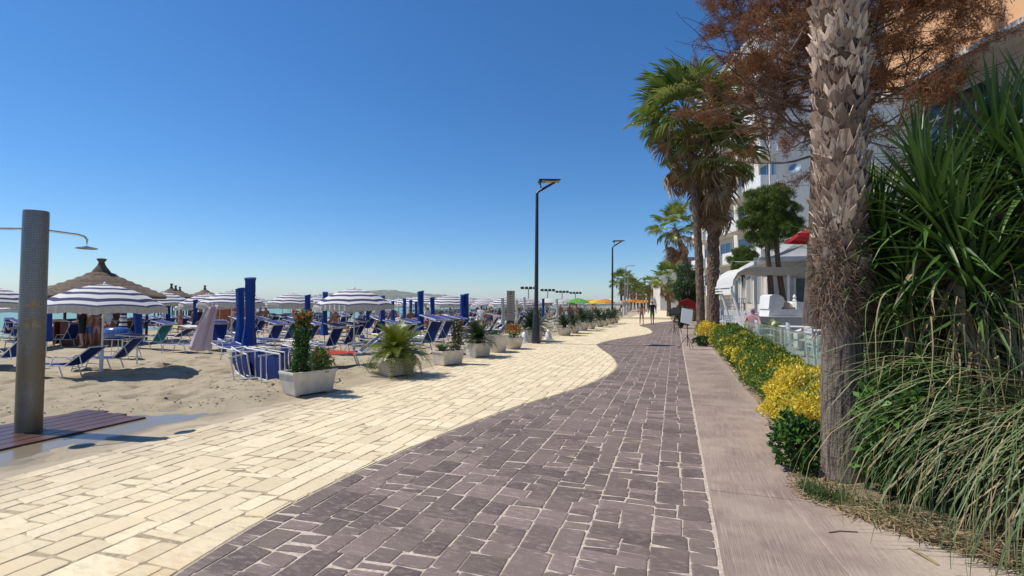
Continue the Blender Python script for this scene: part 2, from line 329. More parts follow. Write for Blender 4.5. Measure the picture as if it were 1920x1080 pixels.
def mosaic_material():
    m, t, b = nodes('mosaic_steel')
    v = coords(t, 'Object'); s = nd(t, 'ShaderNodeSeparateXYZ'); t.links.new(v, s.inputs[0])
    at = nd(t, 'ShaderNodeMath', operation='ARCTAN2'); t.links.new(s.outputs[1], at.inputs[0]); t.links.new(s.outputs[0], at.inputs[1])
    mu = nd(t, 'ShaderNodeMath', operation='MULTIPLY'); t.links.new(at.outputs[0], mu.inputs[0]); mu.inputs[1].default_value = .15
    cb = nd(t, 'ShaderNodeCombineXYZ'); t.links.new(mu.outputs[0], cb.inputs[0]); t.links.new(s.outputs[2], cb.inputs[1])
    br = nd(t, 'ShaderNodeTexBrick'); br.offset = 0; br.squash = 1; br.inputs['Scale'].default_value = 1
    for k, x in (('Mortar Size', .0022), ('Brick Width', .021), ('Row Height', .021), ('Mortar Smooth', .1), ('Bias', 0)): br.inputs[k].default_value = x
    br.inputs['Color1'].default_value = (.30, .30, .29, 1); br.inputs['Color2'].default_value = (.24, .24, .235, 1); br.inputs['Mortar'].default_value = (.12, .12, .12, 1)
    t.links.new(cb.outputs[0], br.inputs['Vector'])
    n = noise(t, coords(t, 'Object', (1, 1, .5)), 5, 5)
    low = ramp(t, s.outputs[2], 1.7, .9)
    ml = nd(t, 'ShaderNodeMath', operation='MULTIPLY'); t.links.new(low, ml.inputs[0]); t.links.new(ramp(t, n, .2, .6), ml.inputs[1])
    col = mixc(t, ml.outputs[0], br.outputs['Color'], (.19, .155, .105)); t.links.new(col, b.inputs['Base Color'])
    b.inputs['Metallic'].default_value = .6; b.inputs['Roughness'].default_value = .42; bump(t, b, br.outputs['Fac'], -.3, .003)
mosaic_material()
mat('tape', (.36, .28, .17), (.24, .18, .11), .8, 20)

# ------------------------------------------------------------------ mesh helpers
class MB:
    def __init__(s): s.v = []; s.f = []; s.m = []
    def add(s, vs_, fs, mi=0):
        n = len(s.v); s.v += [tuple(v) for v in vs_]; s.f += [tuple(i + n for i in f) for f in fs]; s.m += [mi] * len(fs); return s
    def box(s, c, d, rot=None, mi=0):
        x, y, z = d[0] / 2, d[1] / 2, d[2] / 2
        P = [Vector(p) for p in ((-x, -y, -z), (x, -y, -z), (x, y, -z), (-x, y, -z), (-x, -y, z), (x, -y, z), (x, y, z), (-x, y, z))]
        if rot is not None:
            R = rot if isinstance(rot, Matrix) else Euler(rot).to_matrix(); P = [R @ p for p in P]
        c = Vector(c); return s.add([p + c for p in P], [(0, 3, 2, 1), (4, 5, 6, 7), (0, 1, 5, 4), (1, 2, 6, 5), (2, 3, 7, 6), (3, 0, 4, 7)], mi)
    def tube(s, pts, r, n=8, cap=True, mi=0):
        pts = [Vector(p) for p in pts]; rs = r if isinstance(r, (list, tuple)) else [r] * len(pts); vs_ = []; N = len(pts)
        ref = None
        for i, p in enumerate(pts):
            d = (pts[min(i + 1, N - 1)] - pts[max(i - 1, 0)]).normalized()
            if ref is None: ref = Vector((0, 0, 1)) if abs(d.z) < .9 else Vector((1, 0, 0))
            a = d.cross(ref).normalized(); b = d.cross(a).normalized(); ref = -b if False else b.cross(d).cross(d) * -1 if False else ref
            for k in range(n):
                t = 2 * PI * k / n; vs_.append(p + (a * math.cos(t) + b * math.sin(t)) * rs[i])
        fs = [(i * n + k, i * n + (k + 1) % n, (i + 1) * n + (k + 1) % n, (i + 1) * n + k) for i in range(N - 1) for k in range(n)]
        if cap: fs += [tuple(range(n))[::-1], tuple((N - 1) * n + k for k in range(n))]
        return s.add(vs_, fs, mi)
    def lathe(s, prof, n=16, c=(0, 0, 0), mi=0, cap=True, ell=1.0, fn=None):
        vs_ = []; c = Vector(c)
        for i, (r, z) in enumerate(prof):
            for k in range(n):
                t = 2 * PI * k / n; q = fn(t, z) if fn else 1
                vs_.append(c + Vector((r * q * math.cos(t), r * q * math.sin(t) * ell, z)))
        N = len(prof)
        fs = [(i * n + k, i * n + (k + 1) % n, (i + 1) * n + (k + 1) % n, (i + 1) * n + k) for i in range(N - 1) for k in range(n)]
        if cap: fs += [tuple(range(n))[::-1], tuple((N - 1) * n + k for k in range(n))]
        return s.add(vs_, fs, mi)
    def sheet(s, grid, mi=0):                                # grid[i][j] of points
        n = len(grid); m = len(grid[0])
        return s.add([p for r in grid for p in r], [(i * m + j, i * m + j + 1, (i + 1) * m + j + 1, (i + 1) * m + j) for i in range(n - 1) for j in range(m - 1)], mi)
    def prism(s, poly, z0, z1, mi=0, axis='z'):              # poly of (a,b) extruded
        n = len(poly)
        if axis == 'z': P = [(a, b, z0) for a, b in poly] + [(a, b, z1) for a, b in poly]
        elif axis == 'y': P = [(a, z0, b) for a, b in poly] + [(a, z1, b) for a, b in poly]
        else: P = [(z0, a, b) for a, b in poly] + [(z1, a, b) for a, b in poly]
        return s.add(P, [tuple(range(n))[::-1], tuple(range(n, 2 * n))] + [(k, (k + 1) % n, n + (k + 1) % n, n + k) for k in range(n)], mi)
    def mesh(s, name, smooth=False, angle=40):
        me = bpy.data.meshes.new(name); me.from_pydata(s.v, [], s.f); me.update()
        if smooth:
            me.polygons.foreach_set('use_smooth', [True] * len(me.polygons)); me.set_sharp_from_angle(angle=math.radians(angle))
        me.polygons.foreach_set('material_index', s.m); return me
    def build(s, name, mats, parent=None, smooth=False, angle=40, loc=None):
        return obj(name, s.mesh(name, smooth, angle), mats, parent, loc)

def obj(name, me, mats=None, parent=None, loc=None, mw=None):
    if mats is not None and not me.materials:
        for m in ([mats] if isinstance(mats, str) else mats): me.materials.append(MATS[m])
    o = bpy.data.objects.new(name, me); COL.objects.link(o)
    if parent is not None: o.parent = parent
    if loc is not None: o.location = loc
    if mw is not None: o.matrix_basis = mw
    return o
def empty(name, loc=(0, 0, 0), rz=0):
    o = bpy.data.objects.new(name, None); COL.objects.link(o); o.location = loc; o.rotation_euler = (0, 0, rz); o.empty_display_size = .1; return o
def tag(o, label=None, cat=None, group=None, kind=None):
    for k, v in (('label', label), ('category', cat), ('group', group), ('kind', kind)):
        if v: o[k] = v
    return o
KIDS = {}
def copy_tree(o, parent=None):
    c = o.copy(); COL.objects.link(c)
    if parent is not None: c.parent = parent
    for ch in o.children: copy_tree(ch, c)
    return c
def np_mesh(name, V, F, mi=None):
    V = np.asarray(V, np.float32); F = np.asarray(F, np.int32); k = F.shape[1]
    me = bpy.data.meshes.new(name); me.vertices.add(len(V)); me.vertices.foreach_set('co', V.ravel())
    me.loops.add(F.size); me.loops.foreach_set('vertex_index', F.ravel())
    me.polygons.add(len(F)); me.polygons.foreach_set('loop_start', np.arange(0, F.size, k, dtype=np.int32))
    if mi is not None: me.polygons.foreach_set('material_index', np.asarray(mi, np.int32))
    me.update(calc_edges=True); return me
def nrm(a): return a / np.maximum(1e-9, np.linalg.norm(a, axis=-1, keepdims=True))
def leaves(P, Dr, N, L, W, fold=.15, droop=0.0):             # folded leaf quads
    P = np.asarray(P); n = len(P); Dr = nrm(Dr); Sd = nrm(np.cross(Dr, N)); N = np.cross(Sd, Dr)
    L = np.broadcast_to(np.asarray(L, float), (n,))[:, None]; W = np.broadcast_to(np.asarray(W, float), (n,))[:, None]
    a = P; m = P + Dr * L * .45; t = P + Dr * L - N * L * droop; l = m + Sd * W * .5 + N * W * fold; r = m - Sd * W * .5 + N * W * fold
    V = np.stack([a, l, t, r], 1).reshape(-1, 3); F = np.arange(4 * n).reshape(-1, 4); return V, F
def rdir(n, up=0.0):
    v = NR.normal(size=(n, 3)); v[:, 2] += up; return nrm(v)
def ribbon(pts, side, w, mi=0, mb=None, fold=0.0):           # strip along pts, half widths w, side vector(s)
    mb = mb or MB(); n = len(pts); g = []
    for i, p in enumerate(pts):
        s_ = side[i] if isinstance(side, list) else side
        ww = w[i]; g.append([p - s_ * ww, p + s_ * ww] if not fold else [p - s_ * ww + UP * fold * ww, p, p + s_ * ww + UP * fold * ww])
    return mb.sheet(g, mi)

# ------------------------------------------------------------------ ground, sand, sea
def axis(*segs):
    out = []
    for a, b, st in segs: out += list(np.arange(a, b, st))
    return np.array(out + [segs[-1][1]])
xs = axis((-60, -30, 3.0), (-30, -17, .6), (-17, -6.0, .085), (-6.0, -4.8, .2)); ys = axis((-40, 1.5, 4), (1.5, 17, .10), (17, 34, .4), (34, 90, 2.5), (90, 400, 40), (400, 6000, 700))
X, Y = np.meshgrid(xs, ys, indexing='ij'); Z = sand_z(X, Y)
idx = np.arange(X.size).reshape(X.shape)
F = np.stack([idx[:-1, :-1], idx[1:, :-1], idx[1:, 1:], idx[:-1, 1:]], -1).reshape(-1, 4)
sme = np_mesh('beach', np.stack([X, Y, Z], -1).reshape(-1, 3), F); sme.polygons.foreach_set('use_smooth', [True] * len(F))
beach = obj('beach', sme, 'sand'); tag(beach, 'pale trampled sand of the beach with footprints', 'beach', kind='structure')
sea = MB().add([(-7000, -1500, -.98), (-38, -1500, -.98), (-38, 7000, -.98), (-7000, 7000, -.98)], [(0, 1, 2, 3)]).build('sea', 'sea_water')
tag(sea, 'calm green blue sea beyond the beach', 'sea', kind='structure')
gr = MB().add([(-5.0, -300, -.06), (5000, -300, -.06), (5000, 7000, -.06), (-5.0, 7000, -.06)], [(0, 1, 2, 3)]).build('ground', 'ground_earth')
tag(gr, 'bare earth ground under the town', 'ground', kind='structure')

CX0 = -5.80                                                  # beach side edge of the cream stones
def yband(y0, y1, st, left, right, z):
    yy = np.arange(y0, y1 + st / 2, st); mb = MB(); mb.sheet([[(float(left(y)), y, z), (float(right(y)), y, z)] for y in yy]); return mb
apron = yband(-6, 320, .2, lambda y: float(sand_edge(y)) - .16, lambda y: CX0 + .02, -.004).build('concrete_apron', 'apron_concrete')
tag(apron, 'sandy concrete strip with puddles between beach and cream paving', 'pavement', kind='structure')
cream = yband(-6, 60, .25, lambda y: CX0, lambda y: wave(y), .0).build('cream_pavement', 'cream_grout')
tag(cream, 'cream stamped stone promenade paving with a wavy edge', 'pavement', kind='structure')
purple = yband(-6, 60, .25, lambda y: wave(y), lambda y: .27, .0).build('purple_pavement', 'purple_grout')
tag(purple, 'purple grey stamped stone promenade paving with pale joints', 'pavement', kind='structure')
farpv = yband(60, 320, 20, lambda y: CX0, lambda y: 4.0, .0).build('far_pavement', 'cream_stone')
tag(farpv, 'pale far end of the promenade', 'pavement', kind='structure')

def ashlar(x0, x1, y0, y1, sw, Ls, pats):
    x = x1; out = []
    while x > x0 + .05:
        wd = sw * random.uniform(.9, 1.12); xa = max(x0, x - wd); y = y0 + random.uniform(-.4, 0)
        while y < y1:
            L = random.choice(Ls) * random.uniform(.9, 1.1); q = random.random(); xm = xa + (x - xa) * random.uniform(.4, .6); ym = y + L * random.uniform(.4, .6)
            a, b = y, y + L
            if q < pats[0]: rs = [(xa, xm, a, b), (xm, x, a, b)]
            elif q < pats[1]: rs = [(xa, xm, a, b), (xm, x, a, ym), (xm, x, ym, b)]
            elif q < pats[2]: rs = [(xa, xm, a, ym), (xa, xm, ym, b), (xm, x, a, b)]
            elif q < pats[3]: rs = [(xa, x, a, b)]
            elif q < pats[4]: rs = [(xa, x, a, ym), (xa, xm, ym, b), (xm, x, ym, b)]
            else: rs = [(xa, xm, a, ym), (xm, x, a, ym), (xa, xm, ym, b), (xm, x, ym, b)]
            out += rs; y += L
        x = xa
    return out
def clip(poly, px, py, nx, ny):
    out = []
    for i in range(len(poly)):
        a = poly[i]; b = poly[(i + 1) % len(poly)]
        da = (a[0] - px) * nx + (a[1] - py) * ny; db = (b[0] - px) * nx + (b[1] - py) * ny
        if da >= 0: out.append(a)
        if da * db < 0: t = da / (da - db); out.append((a[0] + (b[0] - a[0]) * t, a[1] + (b[1] - a[1]) * t))
    return out
def stone_poly(r, g, skew):
    xa, xb, ya, yb = r; xa += g; xb -= g; ya += g; yb -= g; j = min(.013, .09 * (xb - xa)); c = min(.016, .10 * min(xb - xa, yb - ya)) * random.uniform(.3, 1.6)
    u = lambda s=1: random.uniform(-j, j) * s
    k = skew * random.uniform(-1, 1)
    P = [(xa + c, ya + u()), (xb - c, ya + u() + k), (xb + u(.5), ya + c + k), (xb + u(.5), yb - c), (xb - c, yb + u()), (xa + c, yb + u() - k), (xa + u(.5), yb - c - k), (xa + u(.5), ya + c)]
    return P
def lay(parent, rects, side, g, skew, mname, hz):
    stones = []
    for r in rects:
        yc = (r[2] + r[3]) / 2; xc = (r[0] + r[1]) / 2; wx = float(wave(yc)); dw = float(wave(yc + .1) - wave(yc - .1)) / .2
        if side > 0 and r[1] < wx - .3: continue
        if side < 0 and r[0] > wx + .3: continue
        P = stone_poly(r, g * random.uniform(.55, 1.3), skew); ln = math.hypot(1, dw); nx, ny = side / ln, -side * dw / ln
        P = clip(P, wx + nx * .012, yc + ny * .012, nx, ny)
        if len(P) < 3: continue
        cx = sum(p[0] for p in P) / len(P); cy = sum(p[1] for p in P) / len(P)
        ar = abs(sum(P[i][0] * P[(i + 1) % len(P)][1] - P[(i + 1) % len(P)][0] * P[i][1] for i in range(len(P)))) / 2
        if ar < .002: continue
        d = Vector((cx, cy, -EYE)); dep = d.dot(CF); sx = d.dot(CR) / max(.1, dep) * FPX; sy = -d.dot(CU) / max(.1, dep) * FPX
        vis = dep > .5 and abs(sx) < 985 and abs(sy) < 560
        stones.append((ar / max(.1, dep) ** 3 if vis else -1, P, cx, cy))
    stones.sort(key=lambda s_: -s_[0])
    rest = MB()
    for k, (sc_, P, cx, cy) in enumerate(stones):
        mb = MB() if (k < 298 and sc_ > 0) else rest
        ox, oy = (cx, cy) if mb is not rest else (0, 0); n = len(P); ins = .012
        h = hz * random.uniform(.75, 1.15); tx, ty = random.uniform(-.006, .006), random.uniform(-.006, .006)
        bot = [(x - ox, y - oy, .0006) for x, y in P]; mid = []; top = []
        for x, y in P:
            dx, dy = cx - x, cy - y; L = max(.02, math.hypot(dx, dy)); a = min(.4, .006 / L); b = min(.6, .02 / L)
            mid.append((x + dx * a - ox, y + dy * a - oy, h * .75)); top.append((x + dx * b - ox, y + dy * b - oy, h + (x - cx) * tx + (y - cy) * ty))
        mb.add(bot + mid + top, [tuple(range(2 * n, 3 * n))] + [(i, (i + 1) % n, n + (i + 1) % n, n + i) for i in range(n)] + [(n + i, n + (i + 1) % n, 2 * n + (i + 1) % n, 2 * n + i) for i in range(n)])
        if mb is not rest: mb.build('stone', mname, parent, loc=(cx, cy, 0))
    rest.build('stone_field', mname, parent)['kind'] = 'stuff'
lay(purple, ashlar(-3.4, .262, 1.2, 52, .43, (.18, .24, .29, .36), (.34, .58, .78, .86, .93)), 1, .0052, .026, 'purple_stone', .006)
lay(cream, ashlar(CX0 + .01, .3, .8, 52, .38, (.20, .27, .33, .40), (.48, .64, .80, .86, .94)), -1, .0048, .045, 'cream_stone', .007)

# brushed concrete walkway along the planting bed, in separate slabs
path = MB().add([(.27, -6, .003), (1.2, -6, .003), (1.2, 60, .003), (.27, 60, .003)], [(0, 1, 2, 3)]).build('footpath', 'purple_grout')
tag(path, 'brushed purple grey concrete walkway beside the planting bed', 'path', kind='structure')
EY = [-3, 2.5, 3.5, 3.93, 4.21, 4.54, 4.80, 5.1, 5.5, 6.0, 6.6, 60]; EX = [3.6, 3.4, 2.62, 2.03, 1.68, 1.34, 1.05, 1.03, 1.12, 1.22, 1.30, 1.33]
edge_x = lambda y: float(np.interp(y, EY, EX)) + .03 * float(vnoise(y * 3, 0, 4) - .5)
def slab(y0, y1, fl, fr, st=.12):
    yy = np.linspace(y0, y1, max(2, int((y1 - y0) / st) + 1)); g = [[(fl(y), y, .0075), (fr(y), y, .0075)] for y in yy]
    mb = MB().sheet(g); n = len(mb.v); mb.add([(x, y, -.03) for x, y, z in mb.v], [])
    for i in range(len(yy) - 1):
        mb.add([], []); a, b = 2 * i, 2 * i + 2
        mb.f += [(a, a + n, b + n, b), (a + 1, b + 1, b + 1 + n, a + 1 + n)]; mb.m += [0, 0]
    e = 2 * (len(yy) - 1); mb.f += [(0, 1, 1 + n, n), (e, e + n, e + 1 + n, e + 1)]; mb.m += [0, 0]
    mb.build('concrete_slab', 'brushed_concrete', path)
jl = lambda y: .90 + (4.7 - y) * .10
slab(-4, 4.745, lambda y: .283, lambda y: jl(y) - .004); slab(-4, 4.745, lambda y: jl(y) + .004, lambda y: max(edge_x(y), jl(y) + .02))
ya = 4.753
for yb in (8.6, 13.0, 17.5, 22, 27, 33, 40, 48, 60):
    slab(ya, yb - .006, lambda y: .283, edge_x, .25); ya = yb + .002

# planting bed and terrace
xs = axis((.9, 4.2, .06), (4.2, 7, .5)); ys = axis((-2, 3, .5), (3, 8, .06), (8, 60, .6)); X, Y = np.meshgrid(xs, ys, indexing='ij')
inn = X - np.interp(Y, EY, EX)
Z = -.012 + .07 * sstep(-.02, .5, inn) + (vnoise(X * 6, Y * 6, 3) - .5) * .035 * sstep(-.1, .3, inn) + (vnoise(X * 15, Y * 15, 6) - .5) * .018 - .05 * (1 - sstep(-.35, 0.0, inn))
idx = np.arange(X.size).reshape(X.shape); F = np.stack([idx[:-1, :-1], idx[1:, :-1], idx[1:, 1:], idx[:-1, 1:]], -1).reshape(-1, 4)
bed = obj('planting_bed', np_mesh('planting_bed', np.stack([X, Y, Z], -1).reshape(-1, 3), F), 'soil'); bed.data.polygons.foreach_set('use_smooth', [True] * len(F))
tag(bed, 'brown soil of the planting bed along the walkway', 'soil', kind='structure')
ter = MB().add([(2.5, 7.2, .22), (30, 7.2, .22), (30, 60, .22), (2.0, 60, .22)], [(0, 1, 2, 3)]).build('terrace_floor', 'terrace_tile')
tag(ter, 'grey tiled floor of the restaurant terrace', 'floor', kind='structure')

# hills across the bay
def ridge(name, prof, dist, depth, label):
    rows = []; pts = []
    for px, hpx in prof: pts.append((px, hpx))
    pxs = np.linspace(pts[0][0], pts[-1][0], 160); hp = np.interp(pxs, [p[0] for p in pts], [p[1] for p in pts])
    hp = hp * (1 + .10 * (vnoise(pxs * .09, 0, 3) - .5)) + (vnoise(pxs * .25, 1, 5) - .5) * 1.2
    for k, (q, hh) in enumerate(((0, 0), (.25, .45), (.5, .8), (.8, 1.0), (1.2, .75))):
        row = []
        for i, px in enumerate(pxs):
            base = G(float(px), 900.0); b = Vector((base.x, base.y, 0)); b = b / b.dot(F0)
            dd = dist + depth * q; rough = 1 + .25 * (float(vnoise(px * .15, q * 9, 7)) - .5) * (0 < q < .8)
            p = b * dd; row.append((p.x, p.y, -1.2 + max(0, hp[i]) * hh * rough * 1.25 * dist / FPX + (EYE if hh > .9 else 0)))
        rows.append(row)
    o = MB().sheet(rows).build(name, 'hill', smooth=True, angle=180); tag(o, label, 'hill', kind='structure'); return o
hill = ridge('hill', [(500, 0), (540, 3), (575, 7), (600, 11), (625, 12), (650, 15), (700, 18), (740, 18), (765, 14), (790, 13), (830, 11), (855, 8), (900, 5), (1000, 4), (1100, 3), (1240, 2)], 3600, 500, 'low hazy green hills across the bay')
for k in range(26):
    px = random.uniform(545, 640) if k < 16 else random.uniform(640, 860); b = G(px, 900); b = Vector((b.x, b.y, 0)); b = b / b.dot(F0) * random.uniform(3580, 3740)
    o = MB().box((0, 0, 9), (random.uniform(14, 34), 14, random.uniform(14, 26))).prism([(-9, 17), (9, 17), (0, 22)], -7, 7, axis='y').build('house', 'hill_house', loc=(b.x, b.y, random.uniform(2, 16)))
    tag(o, 'tiny pale house on the far hillside across the bay', 'house', 'houses on the far hills')

# clods and kicked up lumps of sand
def clods():
    V = []; F = []; base = np.array([(1, 0, -.3), (-.5, .87, -.3), (-.5, -.87, -.3), (.55, .3, .45), (-.45, .45, .4), (.05, -.6, .5)])
    fc = [(0, 1, 4), (0, 4, 3), (1, 2, 5), (1, 5, 4), (2, 0, 3), (2, 3, 5), (3, 4, 5), (0, 2, 1)]; k = 0
    while k < 3400:
        y = random.uniform(4.0, 16); x = float(sand_edge(y)) - random.expovariate(.33)
        if x < -16: continue
        s = random.uniform(.008, .030) * (1.6 if random.random() < .1 else 1); a = random.uniform(0, 6.3); R = np.array([[math.cos(a), -math.sin(a), 0], [math.sin(a), math.cos(a), 0], [0, 0, random.uniform(.3, .6)]])
        V.append((base * NR.uniform(.7, 1.3, (6, 1)) * s) @ R.T + [x, y, float(sand_z(x, y)) - s * .05]); F += [tuple(i + 6 * k for i in f) for f in fc]; k += 1
    o = obj('sand_clods', np_mesh('sand_clods', np.concatenate(V), np.array(F)), 'sand'); tag(o, 'small lumps of trampled sand near the promenade edge', 'sand', kind='stuff')
clods()

# ------------------------------------------------------------------ buildings behind the terrace (walls along the camera axis)
TOWER_Y, TOWER_X = 42.0, 22.6
def tower():
    t = empty('apartment_tower', LOC(TOWER_X, TOWER_Y), YAW); tag(t, 'white apartment tower with balconies and blue satellite dishes on its shaded end wall', 'building')
    H = 26.5; fl = 3.02
    w_ = MB().box((7, 9, H / 2), (14, 18, H)); w_.build('wall', 'tower_plaster', t)
    MB().box((7, 9, H + .2), (14.6, 18.6, .4)).build('roof', 'tower_plaster', t)
    for i in range(8):
        z = 2.6 + i * fl
        MB().box((3.2, -.012, z + .1), (6, .02, .05)).build('joint_line', 'grey_plaster', t)
        for k in range(4):                                    # balconies on the seaward face
            y = 1.7 + k * 4.3
            bl = MB().box((-.75, y, z), (1.5, 3.4, .18)); b = bl.build('balcony', 'tower_plaster', t)
            MB().box((-1.46, y, z + .55), (.08, 3.4, .92)).box((-.75, y - 1.66, z + .55), (1.34, .08, .92)).box((-.75, y + 1.66, z + .55), (1.34, .08, .92)).build('parapet', 'white_paint', b)
            win = MB().box((-.02, y, z + 1.3), (.06, 2.4, 2.2)).build('window', 'blue_glass' if i < 4 else 'window_glass', t)
            fr = MB()
            for q in (-1.22, 0, 1.22): fr.box((-.055, y + q, z + 1.3), (.06, .07, 2.3))
            fr.box((-.055, y, z + 2.42), (.062, 2.5, .07)); fr.build('frame', 'white_metal', win)
        for yy in (-.04,):
            MB().box((-.75, yy - .1, z + 1.55), (.16, .16, 2.9)).build('post', 'tower_plaster', t)
    for i, (x, z) in enumerate(((1.1, 16.1), (1.15, 13.05), (4.5, 19), (4.4, 10))):
        d = MB(); prof = [(.02, 0), (.2, .02), (.36, .07), (.46, .13)]; d.lathe(prof, 18, cap=False)
        o = d.build('satellite_dish', ['dish_blue'], t, smooth=True); o.matrix_basis = Matrix.Translation((x, -.55, z)) @ Euler((math.radians(65), 0, math.radians(-40))).to_matrix().to_4x4()
        MB().tube([(x, 0, z - .45), (x, -.4, z - .4), (x, -.52, z - .05)], .03, 6).build('bracket', 'grey_metal', t)
        MB().tube([(x - .1, -.6, z - .3), (x - .35, -1.05, z + .05)], .015, 5).build('feed_arm', 'grey_metal', t)
        MB().tube([(x + .2, -.05, z - .3), (x + .7, -.04, z - .6), (x + .85, -.04, z - .1), (x + .6, -.04, z + .5)], .012, 4).build('cable', 'rubber', t)
tower()
def peach():
    t = empty('peach_building', LOC(14.4, 13.0), YAW); tag(t, 'peach orange apartment block with white balconies rising behind the dead pine', 'building')
    MB().box((6, 1, 13.1), (12, 10, 7.0)).build('wall', 'peach_plaster', t)
    MB().box((6.3, 1, 4.75), (11.4, 9.6, 9.5)).build('lower_wall', 'tower_plaster', t)
    for k in range(2):
        y = -1.4 + k * 5.0
        for z in (6.4, 3.3):
            b = MB().box((-.55, y, z), (1.7, 4.6, .18)).build('balcony', 'tower_plaster', t)
            rl = MB().tube([(-1.35, y - 2.25, z + 1.0), (-1.35, y + 2.25, z + 1.0)], .03, 6)
            for q in range(19): rl.tube([(-1.35, y - 2.25 + q * .25, z + .09), (-1.35, y - 2.25 + q * .25, z + 1.0)], .014, 4)
            rl.build('railing', 'white_metal', b)
            w_ = MB().box((.57, y, z + 1.3), (.06, 2.8, 2.2)).build('window', 'window_glass', t)
            MB().box((.53, y, z + 1.3), (.06, .08, 2.2)).box((.53, y, z + 2.44), (.064, 2.9, .08)).build('frame', 'white_metal', w_)
    MB().box((5.9, 1, 9.56), (12.6, 10.4, .16)).build('ledge', 'white_paint', t)
peach()
RX, RY, RZ = 5.35, 33.3, 1.15
def restaurant():
    t = empty('restaurant', (RX, RY, 0)); tag(t, 'low white restaurant with tall curtained windows behind the terrace', 'building')
    MB().box((5, 10.6, 2.1), (10, 21.2, 4.2)).build('wall', 'beige_plaster', t)
    MB().box((4.9, 10.4, 4.32), (10.9, 22.4, .26)).build('roof_slab', 'white_paint', t)
    MB().box((6.2, 9, 5.35), (8.6, 14, 1.85)).build('upper_wall', 'grey_plaster', t); MB().box((6.2, 9, 6.33), (9.0, 14.4, .14)).build('upper_roof', 'white_paint', t)
    MB().prism([(.2, 4.45), (3.2, 4.45), (3.2, 6.0), (2.3, 5.9), (1.1, 5.0)], 1.0, 1.3, axis='y').build('stair_wall', 'white_paint', t)
    for k, (y, w_) in enumerate(((2.9, 2.6), (7.6, 2.5), (11.2, 1.6), (15.0, 2.2))):
        o = MB().box((-.03, y, 2.75), (.06, w_, 2.0)).build('window', 'window_glass', t); cu = MB()
        for q in range(9): cu.box((-.07 - .015 * (q % 2), y - w_ / 2 + .1 + q * w_ / 22, 2.75), (.012, w_ / 24, 1.94)); cu.box((-.07 - .015 * (q % 2), y + w_ / 2 - .1 - q * w_ / 30, 2.75), (.012, w_ / 32, 1.94))
        cu.build('curtain', 'curtain', o)
        MB().box((-.06, y - w_ / 2, 2.75), (.12, .12, 2.1)).box((-.06, y + w_ / 2, 2.75), (.12, .12, 2.1)).box((-.06, y, 3.79), (.12, w_ + .12, .1)).box((-.06, y, 2.75), (.11, .06, 2.0)).build('frame', 'white_paint', o)
    for k, x in enumerate((2.0, 4.3, 6.5)):
        o = MB().box((x, -.03, 2.6), (1.1, .06, 2.3)).build('window', 'window_glass', t); MB().box((x - .58, -.05, 2.6), (.1, .1, 2.4)).box((x + .58, -.05, 2.6), (.1, .1, 2.4)).box((x, -.05, 3.82), (1.26, .1, .1)).build('frame', 'white_paint', o)
    for x, y in ((-.9, -1.5), (2.6, -1.6), (5.4, -1.6)): MB().box((x, y, 2.7), (.16, .16, 3.3)).build('post', 'white_paint', t)
restaurant()
rt = MB().prism([tuple(LOC(9.75, 19.8))[:2], tuple(LOC(22, 19.8))[:2], (16, 34), (RX + .1, 34), (RX - 1.2, 55), (RX - 1.4, 33)], .0, RZ).build('raised_terrace', 'grey_plaster'); tag(rt, 'raised grey terrace platform in front of the restaurant', 'terrace', kind='structure')
def railing():
    t = empty('terrace_railing', (RX - 1.15, 34.0, RZ)); tag(t, 'thin dark metal railing in front of the restaurant windows', 'railing')
    for z in (.28, .55, .85): MB().tube([(0, 0, z), (0, 19, z)], .018, 5).build('rail', 'dark_metal', t)
    for k in range(20): MB().tube([(0, k, 0), (0, k, .87)], .016, 5).build('baluster', 'dark_metal', t)
railing()
def awning():
    t = empty('curved_awning', LOC(10.0, 22.5), YAW); tag(t, 'long grey awning with a rounded white end on slanted white posts', 'awning')
    g = []; prof = [(0.0, 2.42), (.05, 2.75), (.25, 3.08), (.6, 3.28), (1.0, 3.34), (2.5, 3.33), (4.2, 3.26), (6.2, 3.18)]
    for y in np.linspace(0, 1.8, 6): g.append([(x, y, z - .012 * (y * 4 % 2)) for x, z in prof])
    MB().sheet(g).build('canopy', 'cloth_white', t, smooth=True, angle=80)
    low = [[(x + .02, y, z - .12 - .22 * min(1, max(0, x - .4))) for x, z in prof] for y in np.linspace(.01, 1.79, 6)]
    MB().sheet(low).build('lining', 'sail_beige', t, smooth=True, angle=80)
    v = MB(); fr = [(x, 0.0, z) for x, z in prof]; bk = [(p[0], -.005, p[2] - .12 - .22 * min(1, max(0, p[0] - .4)) - .02) for p in fr]; v.sheet([fr, bk]); v.build('valance', 'sail_beige', t)
    for k in range(3): MB().box((-.03, .9, 2.42 - k * .13), (.05, 1.75, .07)).build('slat', 'white_paint', t)
    for y in (.15, 1.3): MB().tube([(-.02, y, 2.45), (.55, y - .25, .1)], .06, 8).build('post', 'white_paint', t)
    for x in (2.6, 5.2): MB().tube([(x, .1, 3.1), (x, .1, .1)], .05, 8).build('post', 'white_paint', t)
awning()
def sail():
    g = []; a, b, c, d = Vector((11.6, 24.2, 3.75)), Vector((14.6, 24.2, 4.75)), Vector((14.8, 26.6, 4.6)), Vector((11.8, 26.6, 3.95))
    for i in range(9):
        u = i / 8; row = []
        for j in range(7):
            v = j / 6; p = a.lerp(b, u).lerp(d.lerp(c, u), v); p.z -= .9 * u * (1 - u) * 1.0 + .25 * v * (1 - v); row.append(LOC(p.x, p.y, p.z))
        g.append(row)
    tag(MB().sheet(g).build('shade_sail', 'sail_beige', smooth=True, angle=180), 'pale cloth shade sail stretched above the awning', 'shade sail')
sail()
